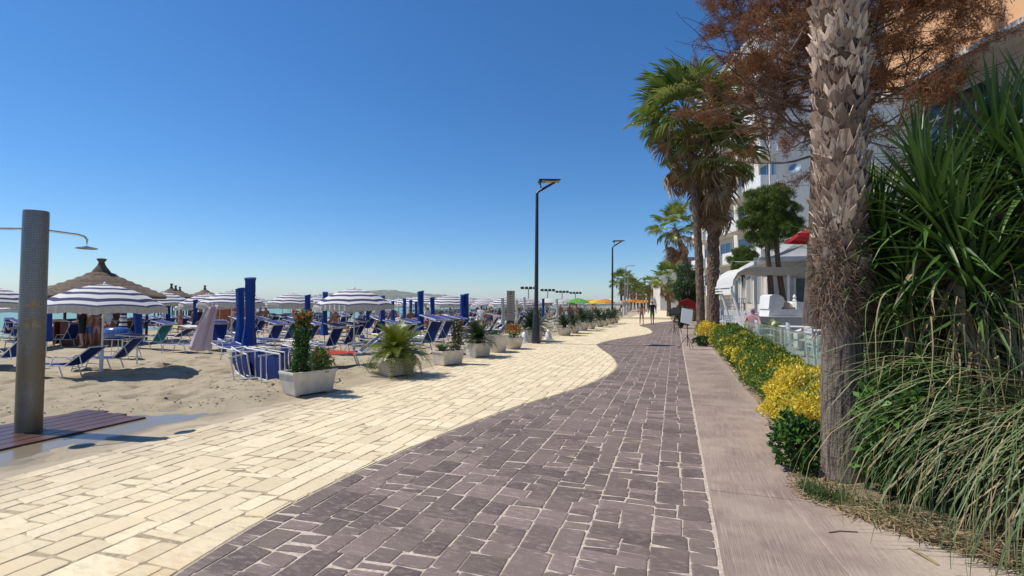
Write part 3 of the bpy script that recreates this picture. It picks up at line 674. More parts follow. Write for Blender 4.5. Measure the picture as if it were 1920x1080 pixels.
def plaster_seat():
    p = LOC(10.5, 20.3, RZ); t = empty('plaster_seat', p, YAW); tag(t, 'white curved plaster seat with high rounded back on the terrace', 'seat')
    MB().prism([(0, 0), (1.85, 0), (1.85, .30), (.05, .30)], 0, .8, axis='y').build('base', 'white_paint', t)
    MB().prism([(0, .30), (.50, .30), (.62, .42), (.66, .62), (.62, .78), (.50, .86), (.34, .90), (.18, .89), (.06, .83)], .0, .8, axis='y').build('backrest', 'white_paint', t)
    MB().prism([(.62, .302), (1.15, .302), (1.15, .50), (1.02, .58), (.80, .70), (.66, .76)], .35, .8, axis='y').build('rear_panel', 'white_paint', t)
    MB().box((.88, .18, .34), (.48, .3, .08)).build('cushion', 'sail_beige', t); MB().prism([(.72, .38), (1.08, .38), (1.06, .54), (.76, .68)], .33, .348, axis='y').build('back_cushion', 'sail_beige', t)
    MB().prism([(1.17, .302), (1.85, .302), (1.85, .56), (1.17, .62)], .04, .76, axis='y').build('armrest', 'white_paint', t)
    MB().lathe([(.06, .62), (.09, .66), (.04, .72), (.075, .80), (.05, .86), (.02, .92)], 10, (1.24, .3, 0)).build('ornament', 'white_paint', t, smooth=True)
plaster_seat()
def low_wall(cx, d, w_, h, lab):
    o = MB().prism([(0, 0), (w_, 0), (w_, h * .72), (w_ * .75, h * .78), (w_ * .5, h), (w_ * .3, h * .86), (0, h * .6)], 0, .25, axis='y').build('garden_wall', 'white_paint', loc=LOC(cx, d, .11)); o.rotation_euler.z = YAW
    tag(o, lab, 'wall')
low_wall(9.55, 16.6, 2.6, 1.05, 'low white wavy garden wall behind the pine trunk')
o = MB().box((3.4, .2, .5), (6.8, .25, 1.0)).box((3.4, .2, 1.02), (6.9, .32, .06)).build('terrace_wall', 'grey_plaster', loc=LOC(9.75, 19.55, .10)); o.rotation_euler.z = YAW; tag(o, 'grey rendered terrace wall below the restaurant', 'wall')

# red parasol on the terrace
def red_parasol():
    c = AT(1500, 455, 17.0); t = empty('terrace_parasol', (c.x + .75, c.y, .11)); tag(t, 'red square terrace parasol tilted behind the palm trunk', 'parasol')
    h = c.z + .1; g = MB(); R_ = 1.05; top = (0, 0, h + .42)
    ring = [(R_ * math.cos(a) * q, R_ * math.sin(a) * q, h - (0.0 if q > 1.2 else .05)) for a, q in [(k * PI / 4, 1.0 if k % 2 == 0 else 1.38) for k in range(8)]]
    mid = [(x * .5, y * .5, h + .24) for x, y, z in ring]
    g.add([top] + mid + ring, [(0, 1 + k, 1 + (k + 1) % 8) for k in range(8)] + [(1 + k, 9 + k, 9 + (k + 1) % 8, 1 + (k + 1) % 8) for k in range(8)])
    c_ = g.build('canopy', 'red_canopy', t); sk = MB()
    for k in range(8): a, b = Vector(ring[k]), Vector(ring[(k + 1) % 8]); sk.add([a, b, b - UP * .13, a - UP * .13], [(0, 1, 2, 3)])
    sk.build('valance', 'red_canopy', c_)
    MB().tube([(0, 0, 0), (0, 0, h + .45)], .03, 8).build('pole', 'white_metal', t)
    MB().lathe([(.28, 0), (.28, .08), (.06, .12)], 14).build('base', 'grey_metal', t)
    for k in range(8): MB().tube([top, ring[k]], .012, 4).build('rib', 'white_metal', t)
red_parasol()

# glass balustrade
def balustrade():
    t = empty('glass_balustrade', (0, 0, 0)); tag(t, 'frameless glass balustrade between yellow hedge and terrace', 'balustrade')
    y = 7.0; x = 2.42
    while y < 16.6:
        w_ = 1.42; x2 = x - .055
        d = Vector((x2 - x, w_, 0)); L = d.length; R = Matrix.Rotation(math.atan2(d.y, d.x) - PI / 2, 3, 'Z')
        MB().box((x + d.x / 2, y + d.y / 2, .62), (.014, L - .03, .98), R).build('glass_panel', 'fence_glass', t)
        MB().box((x + d.x / 2, y + d.y / 2, 1.118), (.022, L - .03, .014), R).build('edge_trim', 'grey_metal', t)
        MB().box((x, y, .35), (.05, .05, .5)).build('clamp_post', 'grey_metal', t)
        y += w_; x = x2
    MB().box((2.15, 11.8, .08), (.12, 9.8, .12), (0, 0, .038)).build('base_rail', 'white_paint', t)
balustrade()

# white slatted chairs and tables
def make_chair():
    t = empty('terrace_chair')
    for sx in (-.21, .21):
        MB().box((sx, -.2, .22), (.04, .04, .44)).build('leg', 'white_paint', t); MB().box((sx, .21, .46), (.04, .045, .92), (-.08, 0, 0)).build('leg', 'white_paint', t)
    for k in range(4): MB().box((0, -.165 + k * .11, .45), (.46, .09, .022)).build('seat_slat', 'white_paint', t)
    for k in range(4): MB().box((0, .215 + k * .010, .56 + k * .105), (.40, .02, .075), (-.08, 0, 0)).build('back_slat', 'white_paint', t)
    for sx in (-.235, .235): MB().box((sx, .0, .66), (.05, .46, .025)).build('armrest', 'white_paint', t); MB().box((sx, -.2, .55), (.036, .036, .22)).build('arm_post', 'white_paint', t)
    return t
def make_table():
    t = empty('terrace_table')
    for k in range(6): MB().box((-.35 + k * .14, 0, .73), (.13, .8, .025)).build('top_slat', 'white_paint', t)
    for sx in (-.36, .36):
        for sy in (-.34, .34): MB().box((sx, sy, .36), (.05, .05, .72)).build('leg', 'white_paint', t)
    return t
ch0 = make_chair(); tb0 = make_table(); used = [0, 0]
spots = [(3.4, 9.0, 1.2, 0), (3.3, 10.2, 1.4, 0), (4.2, 10.0, -1.6, 0), (3.75, 9.6, 0, 1), (3.3, 11.6, 1.5, 0), (4.9, 11.4, -1.4, 0), (4.1, 11.7, 0.1, 1), (3.2, 13.2, 1.7, 0), (4.8, 13.4, -1.6, 0), (4.0, 13.3, 0, 1),
         (3.2, 15.4, 1.5, 0), (4.6, 15.2, -1.5, 0), (3.9, 15.4, .1, 1), (2.7, 17.4, 1.6, 0), (4.4, 17.8, -1.6, 0), (3.6, 17.6, 0, 1), (2.6, 22.4, 2.6, 0), (2.3, 24.0, .3, 0), (5.9, 12.8, 2.2, 0), (6.2, 14.9, -1.3, 0), (5.2, 16.2, .4, 0), (5.9, 17.0, 2.8, 0), (4.9, 14.3, -.3, 0)]
for x, y, a, k in spots:
    src = (ch0, tb0)[k]; o = src if not used[k] else copy_tree(src); used[k] = 1; o.location = (x, y, .22); o.rotation_euler.z = a
    if k: tag(o, 'white slatted terrace table behind the glass balustrade', 'table', 'white terrace tables')
    else: tag(o, 'white slatted wooden armchair behind the glass balustrade', 'chair', 'white terrace chairs')
o = ch0  # the pair beyond the balustrade end
# ------------------------------------------------------------------ distant buildings
def block(name, cx, d, w_, dp, h, m, label, win=True):
    t = empty(name, LOC(cx, d), YAW); tag(t, label, 'building')
    MB().box((w_ / 2, dp / 2, h / 2), (w_, dp, h)).build('wall', m, t); MB().box((w_ / 2, dp / 2, h + .2), (w_ + .6, dp + .6, .4)).build('roof', 'far_grey', t)
    if win:
        for k in range(int(w_ // 2.4)):
            for z in np.arange(1.6, h - .8, 3.0): MB().box((1.3 + k * 2.4, -.03, z), (1.1, .06, 1.3)).build('window', 'window_glass', t)
block('grey_building', 33.5, 100, 9, 12, 10.6, 'far_grey', 'grey flat roofed building rising behind the palms')
block('white_hotel', 42.5, 135, 10, 14, 8.2, 'tower_plaster', 'small white building at the far end of the promenade')
block('pink_house', 62, 190, 14, 10, 5.2, 'far_pink', 'low pinkish house beyond the far palms')
block('beach_kiosk', 48, 170, 8, 6, 5.5, 'tower_plaster', 'white kiosk at the end of the promenade')

# ------------------------------------------------------------------ near palm with leaf bases
def fan_mesh(name, R_=1.2, pet=1.2, n=26, spread=200, droop=.25, seed=0, pw=.022):
    rg = random.Random(seed); mb = MB()
    pts = [Vector((0, pet * i / 4, -.06 * (i / 4) ** 2)) for i in range(5)]
    mb.tube(pts, [pw, pw * .8, pw * .7, pw * .6, pw * .5], 5)
    hub = pts[-1]; sp = math.radians(spread)
    for k in range(n):
        a = -sp / 2 + sp * (k + .5) / n; da = sp / n * .52; r = R_ * (.78 + .22 * math.cos(a * .75)) * rg.uniform(.9, 1.05); m = .52 * r
        d = lambda q: Vector((math.sin(q), math.cos(q), 0))
        fold = .05 * R_; zb = .16 * R_ * (math.cos(a) - .3) * -.4
        A = hub; ml = hub + d(a - da) * m + UP * (zb - fold * .4); mr = hub + d(a + da) * m + UP * (zb - fold * .4); mc = hub + d(a) * m * 1.02 + UP * (zb + fold * .4)
        dr = droop * rg.uniform(.5, 1.5); t1 = hub + d(a + rg.uniform(-.03, .03)) * r * .8 + UP * (zb - dr * R_ * .35); t2 = hub + d(a + rg.uniform(-.06, .06)) * r + UP * (zb - dr * R_)
        s_ = Vector((math.cos(a), -math.sin(a), 0)) * (m * math.sin(da) * .5)
        mb.add([A, ml, mc, mr, t1 - s_, t1 + s_, t2], [(0, 1, 2), (0, 2, 3), (1, 4, 2), (2, 5, 3), (2, 4, 6), (2, 6, 5)])
    return mb.mesh(name)
FAN = [fan_mesh('fan_leaf', 1.15, 1.3, 28, 215, .22, 1), fan_mesh('fan_leaf', 1.05, 1.2, 26, 200, .4, 2), fan_mesh('fan_leaf', 1.1, 1.25, 28, 230, .32, 3)]
FANL = [m.copy() for m in FAN]
FAND = [fan_mesh('dead_leaf', .95, 1.0, 20, 120, .7, 5), fan_mesh('dead_leaf', .9, .9, 18, 95, .85, 6), fan_mesh('dead_leaf', 1.0, 1.0, 22, 140, .6, 8)]
for m in FAN: m.materials.append(MATS['palm_green'])
for m in FANL: m.materials.append(MATS['palm_lime'])
for m in FAND: m.materials.append(MATS['palm_dead'])
def place(rz, el, tw=0, s=1, loc=(0, 0, 0)):                  # local +Y leaf pointed at azimuth rz, elevation el
    return Matrix.Translation(loc) @ Matrix.Rotation(rz, 4, 'Z') @ Matrix.Rotation(el, 4, 'X') @ Matrix.Rotation(tw, 4, 'Y') @ Matrix.Scale(s, 4)
def fan_crown(t, z, n, ndead, s=1, lean=(0, 0), dead_drop=2.6, spread=1.0):
    for k in range(n):
        el = math.radians(82 - 112 * (k / n) ** .85) + random.uniform(-.12, .12); az = k * 2.39996 + random.uniform(-.2, .2)
        me = random.choice(FANL if random.random() < .42 else FAN)
        obj('leaf', me, None, t, mw=place(az, el, random.uniform(-.5, .5), s * random.uniform(.85, 1.1), (lean[0], lean[1], z + .25 * (1 - k / n))))
    for k in range(ndead):
        u = k / max(1, ndead); el = math.radians(-18 - 62 * u) + random.uniform(-.25, .25); az = k * 2.39996 + random.uniform(-.3, .3)
        obj('dead_leaf', random.choice(FAND), None, t, mw=place(az, el, random.uniform(-.8, .8), s * random.uniform(.75, 1.1), (lean[0] + random.uniform(-.1, .1), lean[1], z - .1 - dead_drop * .55 * u)))

def boot_mesh(seed):
    rg = random.Random(seed); g = []; N = 6; H_ = rg.uniform(.17, .22); W_ = rg.uniform(.105, .125); fl = rg.uniform(.018, .04); cu = rg.uniform(.01, .035); br = [rg.uniform(.75, 1.05), rg.uniform(.9, 1.15), rg.uniform(.45, .7), rg.uniform(.9, 1.15), rg.uniform(.75, 1.05)]
    for i in range(N):
        u = i / (N - 1); row = []
        for j, x in enumerate((-1, -.55, 0, .55, 1)):
            wd = W_ * (1 - .30 * u ** 1.5) * x; y = .006 + fl * u ** 1.4 - .052 * x * x * (wd / W_ / (x or 1)) ** 2 + (cu * max(0, u - .6) * 2.5 if j in (1, 3) else 0) + rg.uniform(-.003, .003)
            row.append((wd + rg.uniform(-.004, .004), y, H_ * u * (br[j] if u > .5 else 1) + rg.uniform(-.004, .004)))
        g.append(row)
    mb = MB().sheet(g); back = [[(x * .97, y - .014, z) for x, y, z in r] for r in g]; mb.sheet([r[::-1] for r in back])
    mb.sheet([g[-1], back[-1]]); mb.sheet([[r[0] for r in g], [r[0] for r in back]]); mb.sheet([[r[-1] for r in back], [r[-1] for r in g]])
    me = mb.mesh('leaf_base', True, 75); me.materials.append(MATS['palm_boot']); return me
def near_palm():
    b = Vector((1.49, 5.42, .03)); t = empty('fan_palm', b); tag(t, 'tall fan palm with pale criss-cross leaf bases above a fibrous trunk beside the walkway', 'palm tree')
    n = 64; prof = []; zz = np.concatenate([np.linspace(-.1, 2.5, 90), np.linspace(2.6, 8.9, 50)])
    for z in zz: r = .160 + .045 * math.exp(-max(0, z) * 4) + .012 * math.sin(z * 2.1) + (.030 if z > 2.0 else 0) * min(1, (z - 2.0) / .3 if z > 2 else 0); prof.append((r, float(z)))
    fn = lambda a, z: 1 + .05 * float(vnoise(a * 14, z * 1.6, 2) - .5) + .035 * float(vnoise(a * 5, z * 6, 4) - .5)
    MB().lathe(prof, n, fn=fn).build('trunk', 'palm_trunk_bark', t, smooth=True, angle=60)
    bm = [boot_mesh(k) for k in range(14)]; z = 1.80; i = 0
    while z < 8.5 and i < 299:
        az = i * 2.39996 + random.uniform(-.06, .06); r = .166 + .02 * max(0, min(1, (z - 2) / .5)); sc = random.uniform(.92, 1.1) * (1.0 if z > 2.4 else .85)
        til = random.uniform(-.02, .14) + (.10 if z < 2.5 else 0)
        m = Matrix.Rotation(az - PI / 2, 4, 'Z') @ Matrix.Translation((0, r, z)) @ Matrix.Rotation(random.uniform(-.16, .16), 4, 'Y') @ Matrix.Rotation(-til, 4, 'X') @ Matrix.Scale(sc, 4)
        obj('leaf_base', random.choice(bm), None, t, mw=m); z += .0155 if z < 5.2 else .1; i += 1
    hi = MB(); k = 0; z = 5.3
    while z < 8.5:
        me = bm[k % 14]; az = k * 2.39996; m = Matrix.Rotation(az - PI / 2, 4, 'Z') @ Matrix.Translation((0, .186, z)) @ Matrix.Rotation(random.uniform(-.4, .4), 4, 'Y')
        hi.add([m @ v.co for v in me.vertices], [tuple(q.vertices) for q in me.polygons]); z += .016; k += 1
    hi.build('upper_leaf_bases', 'palm_boot', t)['kind'] = 'stuff'
    fb = MB()
    for k in range(1500):
        z = 1.42 + 1.0 * random.betavariate(2.0, 2.6); a = random.uniform(0, 2 * PI); r0 = .178 + random.uniform(0, .03); L = random.uniform(.12, .34); sw = random.choice((-1, 1)) * random.uniform(.2, 1.1); up = random.uniform(-.9, .7)
        pts = []
        for q in range(4):
            u = q / 3; aa = a + sw * L * u * 2.2; rr = r0 + .07 * u * random.uniform(.2, 1.5); pts.append(Vector((rr * math.cos(aa), rr * math.sin(aa), z + up * L * u - .06 * u * u)))
        ribbon(pts, UP.copy() if abs(up) < .5 else Vector((-math.sin(a), math.cos(a), 0)), [.004, .004, .003, .0012], mb=fb)
    for k in range(1300):
        z = random.uniform(2.0, 5.3); a = random.uniform(0, 2 * PI); r0 = .178 + random.uniform(0, .045); L = random.uniform(.06, .2); sw = random.uniform(-1, 1); pts = []
        for q in range(4): u = q / 3; aa = a + sw * L * u * 2; rr = r0 + .035 * u * random.uniform(0, 1.4); pts.append(Vector((rr * math.cos(aa), rr * math.sin(aa), z + random.choice((-.4, .5, .8)) * L * u)))
        ribbon(pts, Vector((-math.sin(a), math.cos(a), 0)), [.006, .005, .004, .0012], mb=fb)
    fb.build('fibre_skirt', 'fibre', t)['kind'] = 'stuff'
    fan_crown(t, 8.9, 26, 8, 1.0)
near_palm()

# ------------------------------------------------------------------ the pair of tall fan palms down the walkway
def far_trunk(t, h, r, bend=(0, 0), seg=70, n=22, boots=None):
    prof = []; mb = MB(); vs_ = []
    for i in range(seg + 1):
        u = i / seg; z = h * u; ox, oy = bend[0] * u * u, bend[1] * u * u
        for k in range(n):
            a = 2 * PI * k / n; q = (k * .5 + i * .5) % 2
            rr = r * (1.12 - .2 * u + .18 * math.exp(-z * 2)) * (1 + (.16 if u > .25 else .05) * (abs(((k + i) % 4) - 2) / 2 - .5) * 1.0 + .12 * float(vnoise(a * 5, z * 4, 3) - .5))
            vs_.append((ox + rr * math.cos(a), oy + rr * math.sin(a), z))
    mb.add(vs_, [(i * n + k, i * n + (k + 1) % n, (i + 1) * n + (k + 1) % n, (i + 1) * n + k) for i in range(seg) for k in range(n)])
    return mb.build('trunk', 'palm_far_bark', t)
def tall_palm(px, py, h, r, bend, n, nd_, s, label, drop=2.8):
    b = G(px, py); t = empty('tall_fan_palm', b, random.uniform(0, 6)); t.rotation_euler.z = 0; tag(t, label, 'palm tree')
    far_trunk(t, h, r, bend); fan_crown(t, h, n, nd_, s, bend, drop)
tall_palm(1314, 625, 12.3, .20, (-.8, .2), 48, 18, 1.40, 'slimmer of two tall fan palms, with upright green crown over hanging dead leaves', 3.4)
tall_palm(1337, 624, 10.0, .31, (.1, .1), 38, 34, 1.25, 'thick trunked tall fan palm with a heavy skirt of dry leaves', 3.8)
tall_palm(1300, 603, 8.6, .26, (-1.6, .3), 18, 16, 1.1, 'smaller fan palm with ragged crown just behind the tall pair', 2.4)

def small_palm(px, d, h, s, label, group=None, name='fan_palm', nn=18, ndd=10):
    p = AT(px, 560, d); t = empty(name, (p.x, p.y, -.05)); tag(t, label, 'palm tree', group)
    far_trunk(t, h, .2 * s, (random.uniform(-.3, .3), 0), 14, 8); fan_crown(t, h, nn, ndd, s, (0, 0), 1.6)
small_palm(1254, 62, 4.6, 1.15, 'short fan palm with brown drooping lower leaves beside the broadleaf tree')
small_palm(1217, 120, 6.2, 1.0, 'lone slender palm standing above the walking couple')
for k in range(9):
    small_palm(1165 + k * 6.2, 96 + k * 9 + random.uniform(-3, 3), 4.6 + random.uniform(-.5, 1.6), 1.15, 'date palm in the row lining the seaward side of the far promenade', 'far row of palms', 'date_palm', 16, 5)

# ------------------------------------------------------------------ broadleaf tree and pines
def branchy(mb, p, d, L, r, depth, tips, rg, spread=.7, up=.1, kids=(2, 3)):
    n = 4; pts = [p]; q = p.copy(); dd = d.copy()
    for i in range(n):
        dd = (dd + Vector((rg.uniform(-1, 1), rg.uniform(-1, 1), rg.uniform(-1, 1) + up)) * .16).normalized(); q = q + dd * (L / n); pts.append(q.copy())
    mb.tube(pts, [r * (1 - .4 * i / n) for i in range(n + 1)], 5 if r > .02 else 3, cap=False)
    if depth <= 2:
        for pq in pts[(2 if depth == 2 else 1):]: tips.append((pq.copy(), dd.copy()))
    if depth <= 0: return
    for k in range(rg.randint(*kids)):
        i = rg.randint(2, n); ax = Vector((rg.uniform(-1, 1), rg.uniform(-1, 1), rg.uniform(-.6, .9))).normalized()
        nd_ = (dd * (1 - spread) + ax * spread).normalized(); branchy(mb, pts[i], nd_, L * rg.uniform(.55, .8), r * .58, depth - 1, tips, rg, spread, up, kids)
    branchy(mb, q, dd, L * .7, r * .6, depth - 1, tips, rg, spread, up, kids)
def tufts(P, Dr, n, L, W, jit=.12):
    P = np.asarray([tuple(p) for p in P]); Dr = np.asarray([tuple(d) for d in Dr])
    PP = np.repeat(P, n, 0) + NR.normal(size=(len(P) * n, 3)) * jit; DD = nrm(np.repeat(Dr, n, 0) * .55 + NR.normal(size=(len(P) * n, 3)) * .75)
    return leaves(PP, DD, rdir(len(PP)), L * NR.uniform(.7, 1.2, len(PP)), W, .05)
def dead_pine():
    b = LOC(9.62, 16.0, .05); t = empty('dead_pine', b); tag(t, 'tall dead pine with rust brown needles and bare twigs over the terrace', 'tree')
    rg = random.Random(5); tr = MB(); pts = []; H = 12.6
    for i in range(15): u = i / 14; pts.append(Vector((.25 * math.sin(u * 3), .1 * math.sin(u * 4), H * u)))
    tr.tube(pts, [.29 * (1 - .72 * (i / 14)) + .05 * math.exp(-i * 1.2) for i in range(15)], 20); tr.build('trunk', 'bark', t, smooth=True, angle=60)
    tips = []; br = MB()
    for k in range(60):
        u = .50 + .5 * (k / 59) ** .9; p = pts[0].lerp(pts[-1], u); p.x = .25 * math.sin(u * 3); az = k * 2.39996 + rg.uniform(-.4, .4)
        L = (2.7 * (1 - max(0, u - .62) * 1.3)) * rg.uniform(.75, 1.12)
        # the crown reaches further away from the sea
        d = Vector((math.cos(az), math.sin(az), rg.uniform(-.12, .5))); d.normalize(); d = (d + R0 * .12).normalized()
        branchy(br, p, d, L * .9, .05, 3, tips, rg, .62, .06, (1, 2))
    br.build('branches', 'twig', t)
    P = [q for q, d in tips]; Dd = [d for q, d in tips]
    keep = [i for i in range(len(P)) if P[i].dot(R0) > -3.5 and (P[i].z > 8.4 or P[i].dot(R0) > -1.2) and float(vnoise(P[i].x * .8 + 9, P[i].z * .8 + P[i].y * .5, 3)) > .26]
    P = [P[i] for i in keep]; Dd = [Dd[i] for i in keep]
    V, F = tufts(P, Dd, 34, .15, .018, .075); o = obj('needles', np_mesh('needles', V, F), 'pine_dead', t)
    V, F = tufts(P[::3], Dd[::3], 30, .15, .018, .09); obj('pale_needles', np_mesh('pale_needles', V, F), 'pine_dead_light', t)
    print('dead pine tips', len(P))
dead_pine()
def green_pine(px, d, zc, rx, rz, label, ntr):
    c = AT(px, 560, d); t = empty('pine_tree', (c.x, c.y, .05)); tag(t, label, 'tree'); rg = random.Random(9)
    for k, ox in enumerate(ntr):
        tr = MB(); pts = [R0 * (ox + .12 * math.sin(i * .6 + k)) + UP * (zc * i / 9) + R0 * (-ox * .5 * (i / 9) ** 2) for i in range(10)]
        tr.tube(pts, [.16 * (1 - .45 * i / 9) for i in range(10)], 10); tr.build('trunk', 'bark', t, smooth=True)
    P = []; Dd = []; lumps = [(rdir(1)[0] * [rx * .78, rx * .78, rz * .72] * rg.uniform(.5, 1.12), rg.uniform(.20, .42)) for _ in range(95)]
    for lc, lr in lumps:
        n = int(190 * lr); u = rdir(n, .5); q = lc + u * lr * NR.uniform(.6, 1.0, (n, 1)) * [1, 1, .8]
        P += list(q); Dd += list(nrm(u + [0, 0, .6]))
    P = np.array(P) + [0, 0, zc]; V, F = tufts(P, Dd, 18, .16, .016, .03); obj('crown', np_mesh('crown', V, F), 'pine_green', t)
    br = MB()
    for lc, lr in lumps[:16]: br.tube([(0, 0, zc - rz * .7), (lc[0] * .5, lc[1] * .5, zc + lc[2] * .4 - .2), (lc[0], lc[1], zc + lc[2])], [.05, .035, .015], 5)
    br.build('branches', 'twig', t)
green_pine(1446, 23.5, 5.75, 1.6, 1.95, 'green umbrella pine with dense round crown beside the restaurant', (-.12, .55))
green_pine(1395, 40, 5.0, 1.3, 1.4, 'smaller dark pine against the blue tower windows', (0,))
def broadleaf(px, d, zc, rx, rz, n, label, leaf=.12, name='broadleaf_tree', m='tree_green', zb=0):
    c = AT(px, 560, d); t = empty(name, (c.x, c.y, -.05)); tag(t, label, 'tree'); tr = MB()
    tr.tube([(0, 0, 0), (.05, 0, zc * .5), (0, .05, zc)], [.14, .11, .06], 8); tr.build('trunk', 'bark', t, smooth=True)
    P = []
    for k in range(26):
        lc = rdir(1)[0] * [rx * .66, rx * .66, rz * .7]; lr = random.uniform(.3, .45) * rx; u = rdir(n // 26, .2); P.append(lc + u * lr * NR.uniform(.5, 1.05, (len(u), 1)))
    P = np.concatenate(P) + [0, 0, zc]; V, F = leaves(P, nrm(rdir(len(P)) + (P - [0, 0, zc]) * .3), rdir(len(P), .6), leaf * NR.uniform(.7, 1.3, len(P)), leaf * .55); obj('crown', np_mesh('crown', V, F), m, t)
    bb = MB()
    for k in range(8): a = k * .8; bb.tube([(0, 0, zc * .55), (rx * .35 * math.cos(a), rx * .35 * math.sin(a), zc), (rx * .7 * math.cos(a), rx * .7 * math.sin(a), zc + rz * .3)], [.05, .035, .012], 5)
    bb.build('branches', 'twig', t)
broadleaf(1289, 37, 3.0, 1.15, 2.0, 9000, 'dense grey green broadleaf tree behind the tall palm trunks', .13)
broadleaf(1276, 33, .9, .7, .7, 2600, 'dark clipped shrub behind the music stands', .10, 'round_shrub', 'shrub_dark')
for k in range(8):
    broadleaf(905 + k * 42 + random.uniform(-8, 8), 330 + random.uniform(-30, 60), 3.2, 4.5, 2.6, 700, 'distant rounded tree on the skyline behind the orange parasols', .9, 'distant_tree')['group'] if False else None

broadleaf(1705, 8.6, 2.5, 1.25, 1.7, 9000, 'dark evergreen tree crown filling the space behind the yuccas', .13, 'evergreen_tree', 'tree_green')
broadleaf(1840, 8.2, 2.6, 1.25, 1.8, 9000, 'dark evergreen tree behind the tallest yucca', .13, 'evergreen_tree', 'tree_green')

# ------------------------------------------------------------------ hedge and shrubs
def bush(name, x, y, rx, ry, h, n, leaf, mats, label, group=None, cat='shrub', mixfn=None, low=0.04, seed=0):
    t = empty(name, (x, y, .03)); tag(t, label, cat, group)
    u = rdir(n, .25); lump = .66 + .62 * vnoise(u[:, 0] * 2.6 + seed * 3 + 5, u[:, 1] * 2.6 + u[:, 2] * 3.1, seed)
    r = np.where(NR.uniform(size=n) < .7, NR.uniform(.82, 1.03, n), NR.uniform(.4, .85, n)) * lump
    P = u * r[:, None] * [rx, ry, h * .56] + [0, 0, h * .52]; P[:, 2] = np.maximum(P[:, 2], low * NR.uniform(.3, 2, n))
    Dr = nrm(u * .8 + NR.normal(size=(n, 3)) * .6 + [0, 0, .35]); N = nrm(u + NR.normal(size=(n, 3)) * .55 + [0, 0, .3])
    V, F = leaves(P, Dr, N, leaf * NR.uniform(.65, 1.3, n), leaf * .52, .2, .1)
    mi = mixfn(P + [x, y, 0], u) if mixfn else np.zeros(n, int)
    obj('foliage', np_mesh('foliage', V, F, mi), mats, t)
    st = MB()
    for k in range(7): a = k * .9; st.tube([(.04 * math.cos(a), .04 * math.sin(a), 0), (rx * .4 * math.cos(a), ry * .4 * math.sin(a), h * .5), (rx * .7 * math.cos(a), ry * .7 * math.sin(a), h * .75)], [.014, .010, .004], 4)
    st.build('stems', 'twig', t); return t
def ymix(amount, seed):
    def fn(P, u):
        n = vnoise(P[:, 0] * 3.3 + seed, P[:, 1] * 3.3 + P[:, 2] * 2.5, seed) * .7 + NR.uniform(size=len(P)) * .22 + .12 * u[:, 2] - .1 * u[:, 0]
        th = 1 - amount; return np.where(n > th, 1, np.where(n > th - .10, 2, 0))
    return fn
HM = ['hedge_green', 'hedge_yellow', 'hedge_lime']
HG = 'hedge shrubs along the glass balustrade'
hed = [(6.45, .80, .62, 'bright yellow variegated euonymus bush beside the big palm trunk', .34), (7.35, .70, .70, 'yellow and green variegated bush, second in the hedge from the big palm', .42),
       (8.2, .26, .66, 'mostly green hedge bush just past the bright yellow ones', .36), (9.3, .52, .70, 'hedge bush with yellow patches on its walkway side', .36), (10.5, .25, .74, None, .36), (11.7, .55, .72, 'half yellow hedge bush midway along the glass balustrade', .36),
       (12.9, .22, .78, None, .36), (14.2, .50, .72, 'speckled yellow green hedge bush toward the end of the balustrade', .36), (15.6, .2, .80, None, .36), (17.0, .22, .82, None, .36), (18.4, .28, .80, None, .36), (19.9, .62, .76, 'last hedge bush, yellow tipped, by the white menu stand', .36)]
for i, (y, ye, h, lab, rx) in enumerate(hed):
    x = 1.72 if y > 8 else 1.62
    n = int(14000 / (1 + .22 * (y - 6.4))) + 1800; lf = .040 * (1 + .065 * (y - 6.4))
    bush('hedge_bush', x + random.uniform(-.04, .04), y, rx + .12, .86, h + random.uniform(-.03, .04), n, lf, HM, lab or 'plain green hedge bush between the yellow flecked ones', HG, 'hedge', ymix(ye * .8, i + 2), seed=i)
bush('low_shrub', 1.20, 5.62, .25, .22,   .46, 1300, .072, ['shrub_dark', 'shrub_green'], 'small dark green shrub at the foot of the palm trunk by the walkway', mixfn=lambda P, u: (NR.uniform(size=len(P)) < .4).astype(int), seed=3)
bush('leafy_shrub', 1.93, 4.98, .38, .30, .98, 3400, .095, ['shrub_green', 'shrub_dark'], 'glossy green leafy shrub growing against the palm trunk', mixfn=lambda P, u: (NR.uniform(size=len(P)) < .35).astype(int), seed=8)
bush('leafy_shrub', 2.55, 5.75, .55, .45, .95, 3600, .08, ['shrub_dark'], 'dark green shrub shaded behind the drooping grass', seed=12)
bush('flowering_shrub', 1.35, 24.0, .45, .6, .75, 1500, .09, HM, 'yellow flecked bush beside the tall palm trunks', mixfn=ymix(.6, 5), seed=14)
bush('low_shrub', 1.05, 20.6, .35, .3, .30, 900, .08, ['shrub_dark'], 'low dark weeds by the end of the hedge', seed=15)

# grass, weeds and litter at the bed edge
def blade_patch(name, pts, L, m, parent=None):
    P = np.asarray(pts); V, F = leaves(P, nrm(NR.normal(size=P.shape) * .6 + [0, 0, .8]), rdir(len(P)), L * NR.uniform(.5, 1.3, len(P)), .007, .1, .25); o = obj(name, np_mesh(name, V, F), m, parent); return o
pp = []
for cx, cy, sx, sy, n in ((1.12, 4.98, .09, .16, 700), (1.3, 4.86, .14, .10, 500), (1.62, 4.70, .16, .12, 900), (1.85, 4.75, .14, .2, 600), (1.45, 5.15, .1, .1, 200)):
    for _ in range(n): pp.append((random.gauss(cx, sx), random.gauss(cy, sy), .02))
gp = [p for p in pp if p[0] > edge_x(p[1]) + .0]
tag(blade_patch('grass', gp, .075, 'lawn_green'), 'short green grass along the edge of the planting bed', 'grass', kind='stuff')
pp = []
while len(pp) < 2600:
    y = random.uniform(3.4, 8.2); x = edge_x(y) + random.expovariate(4.0) - .06
    if x < 3.2: pp.append((x, y, .012 + .05 * min(1, max(0, x - edge_x(y)) * 2)))
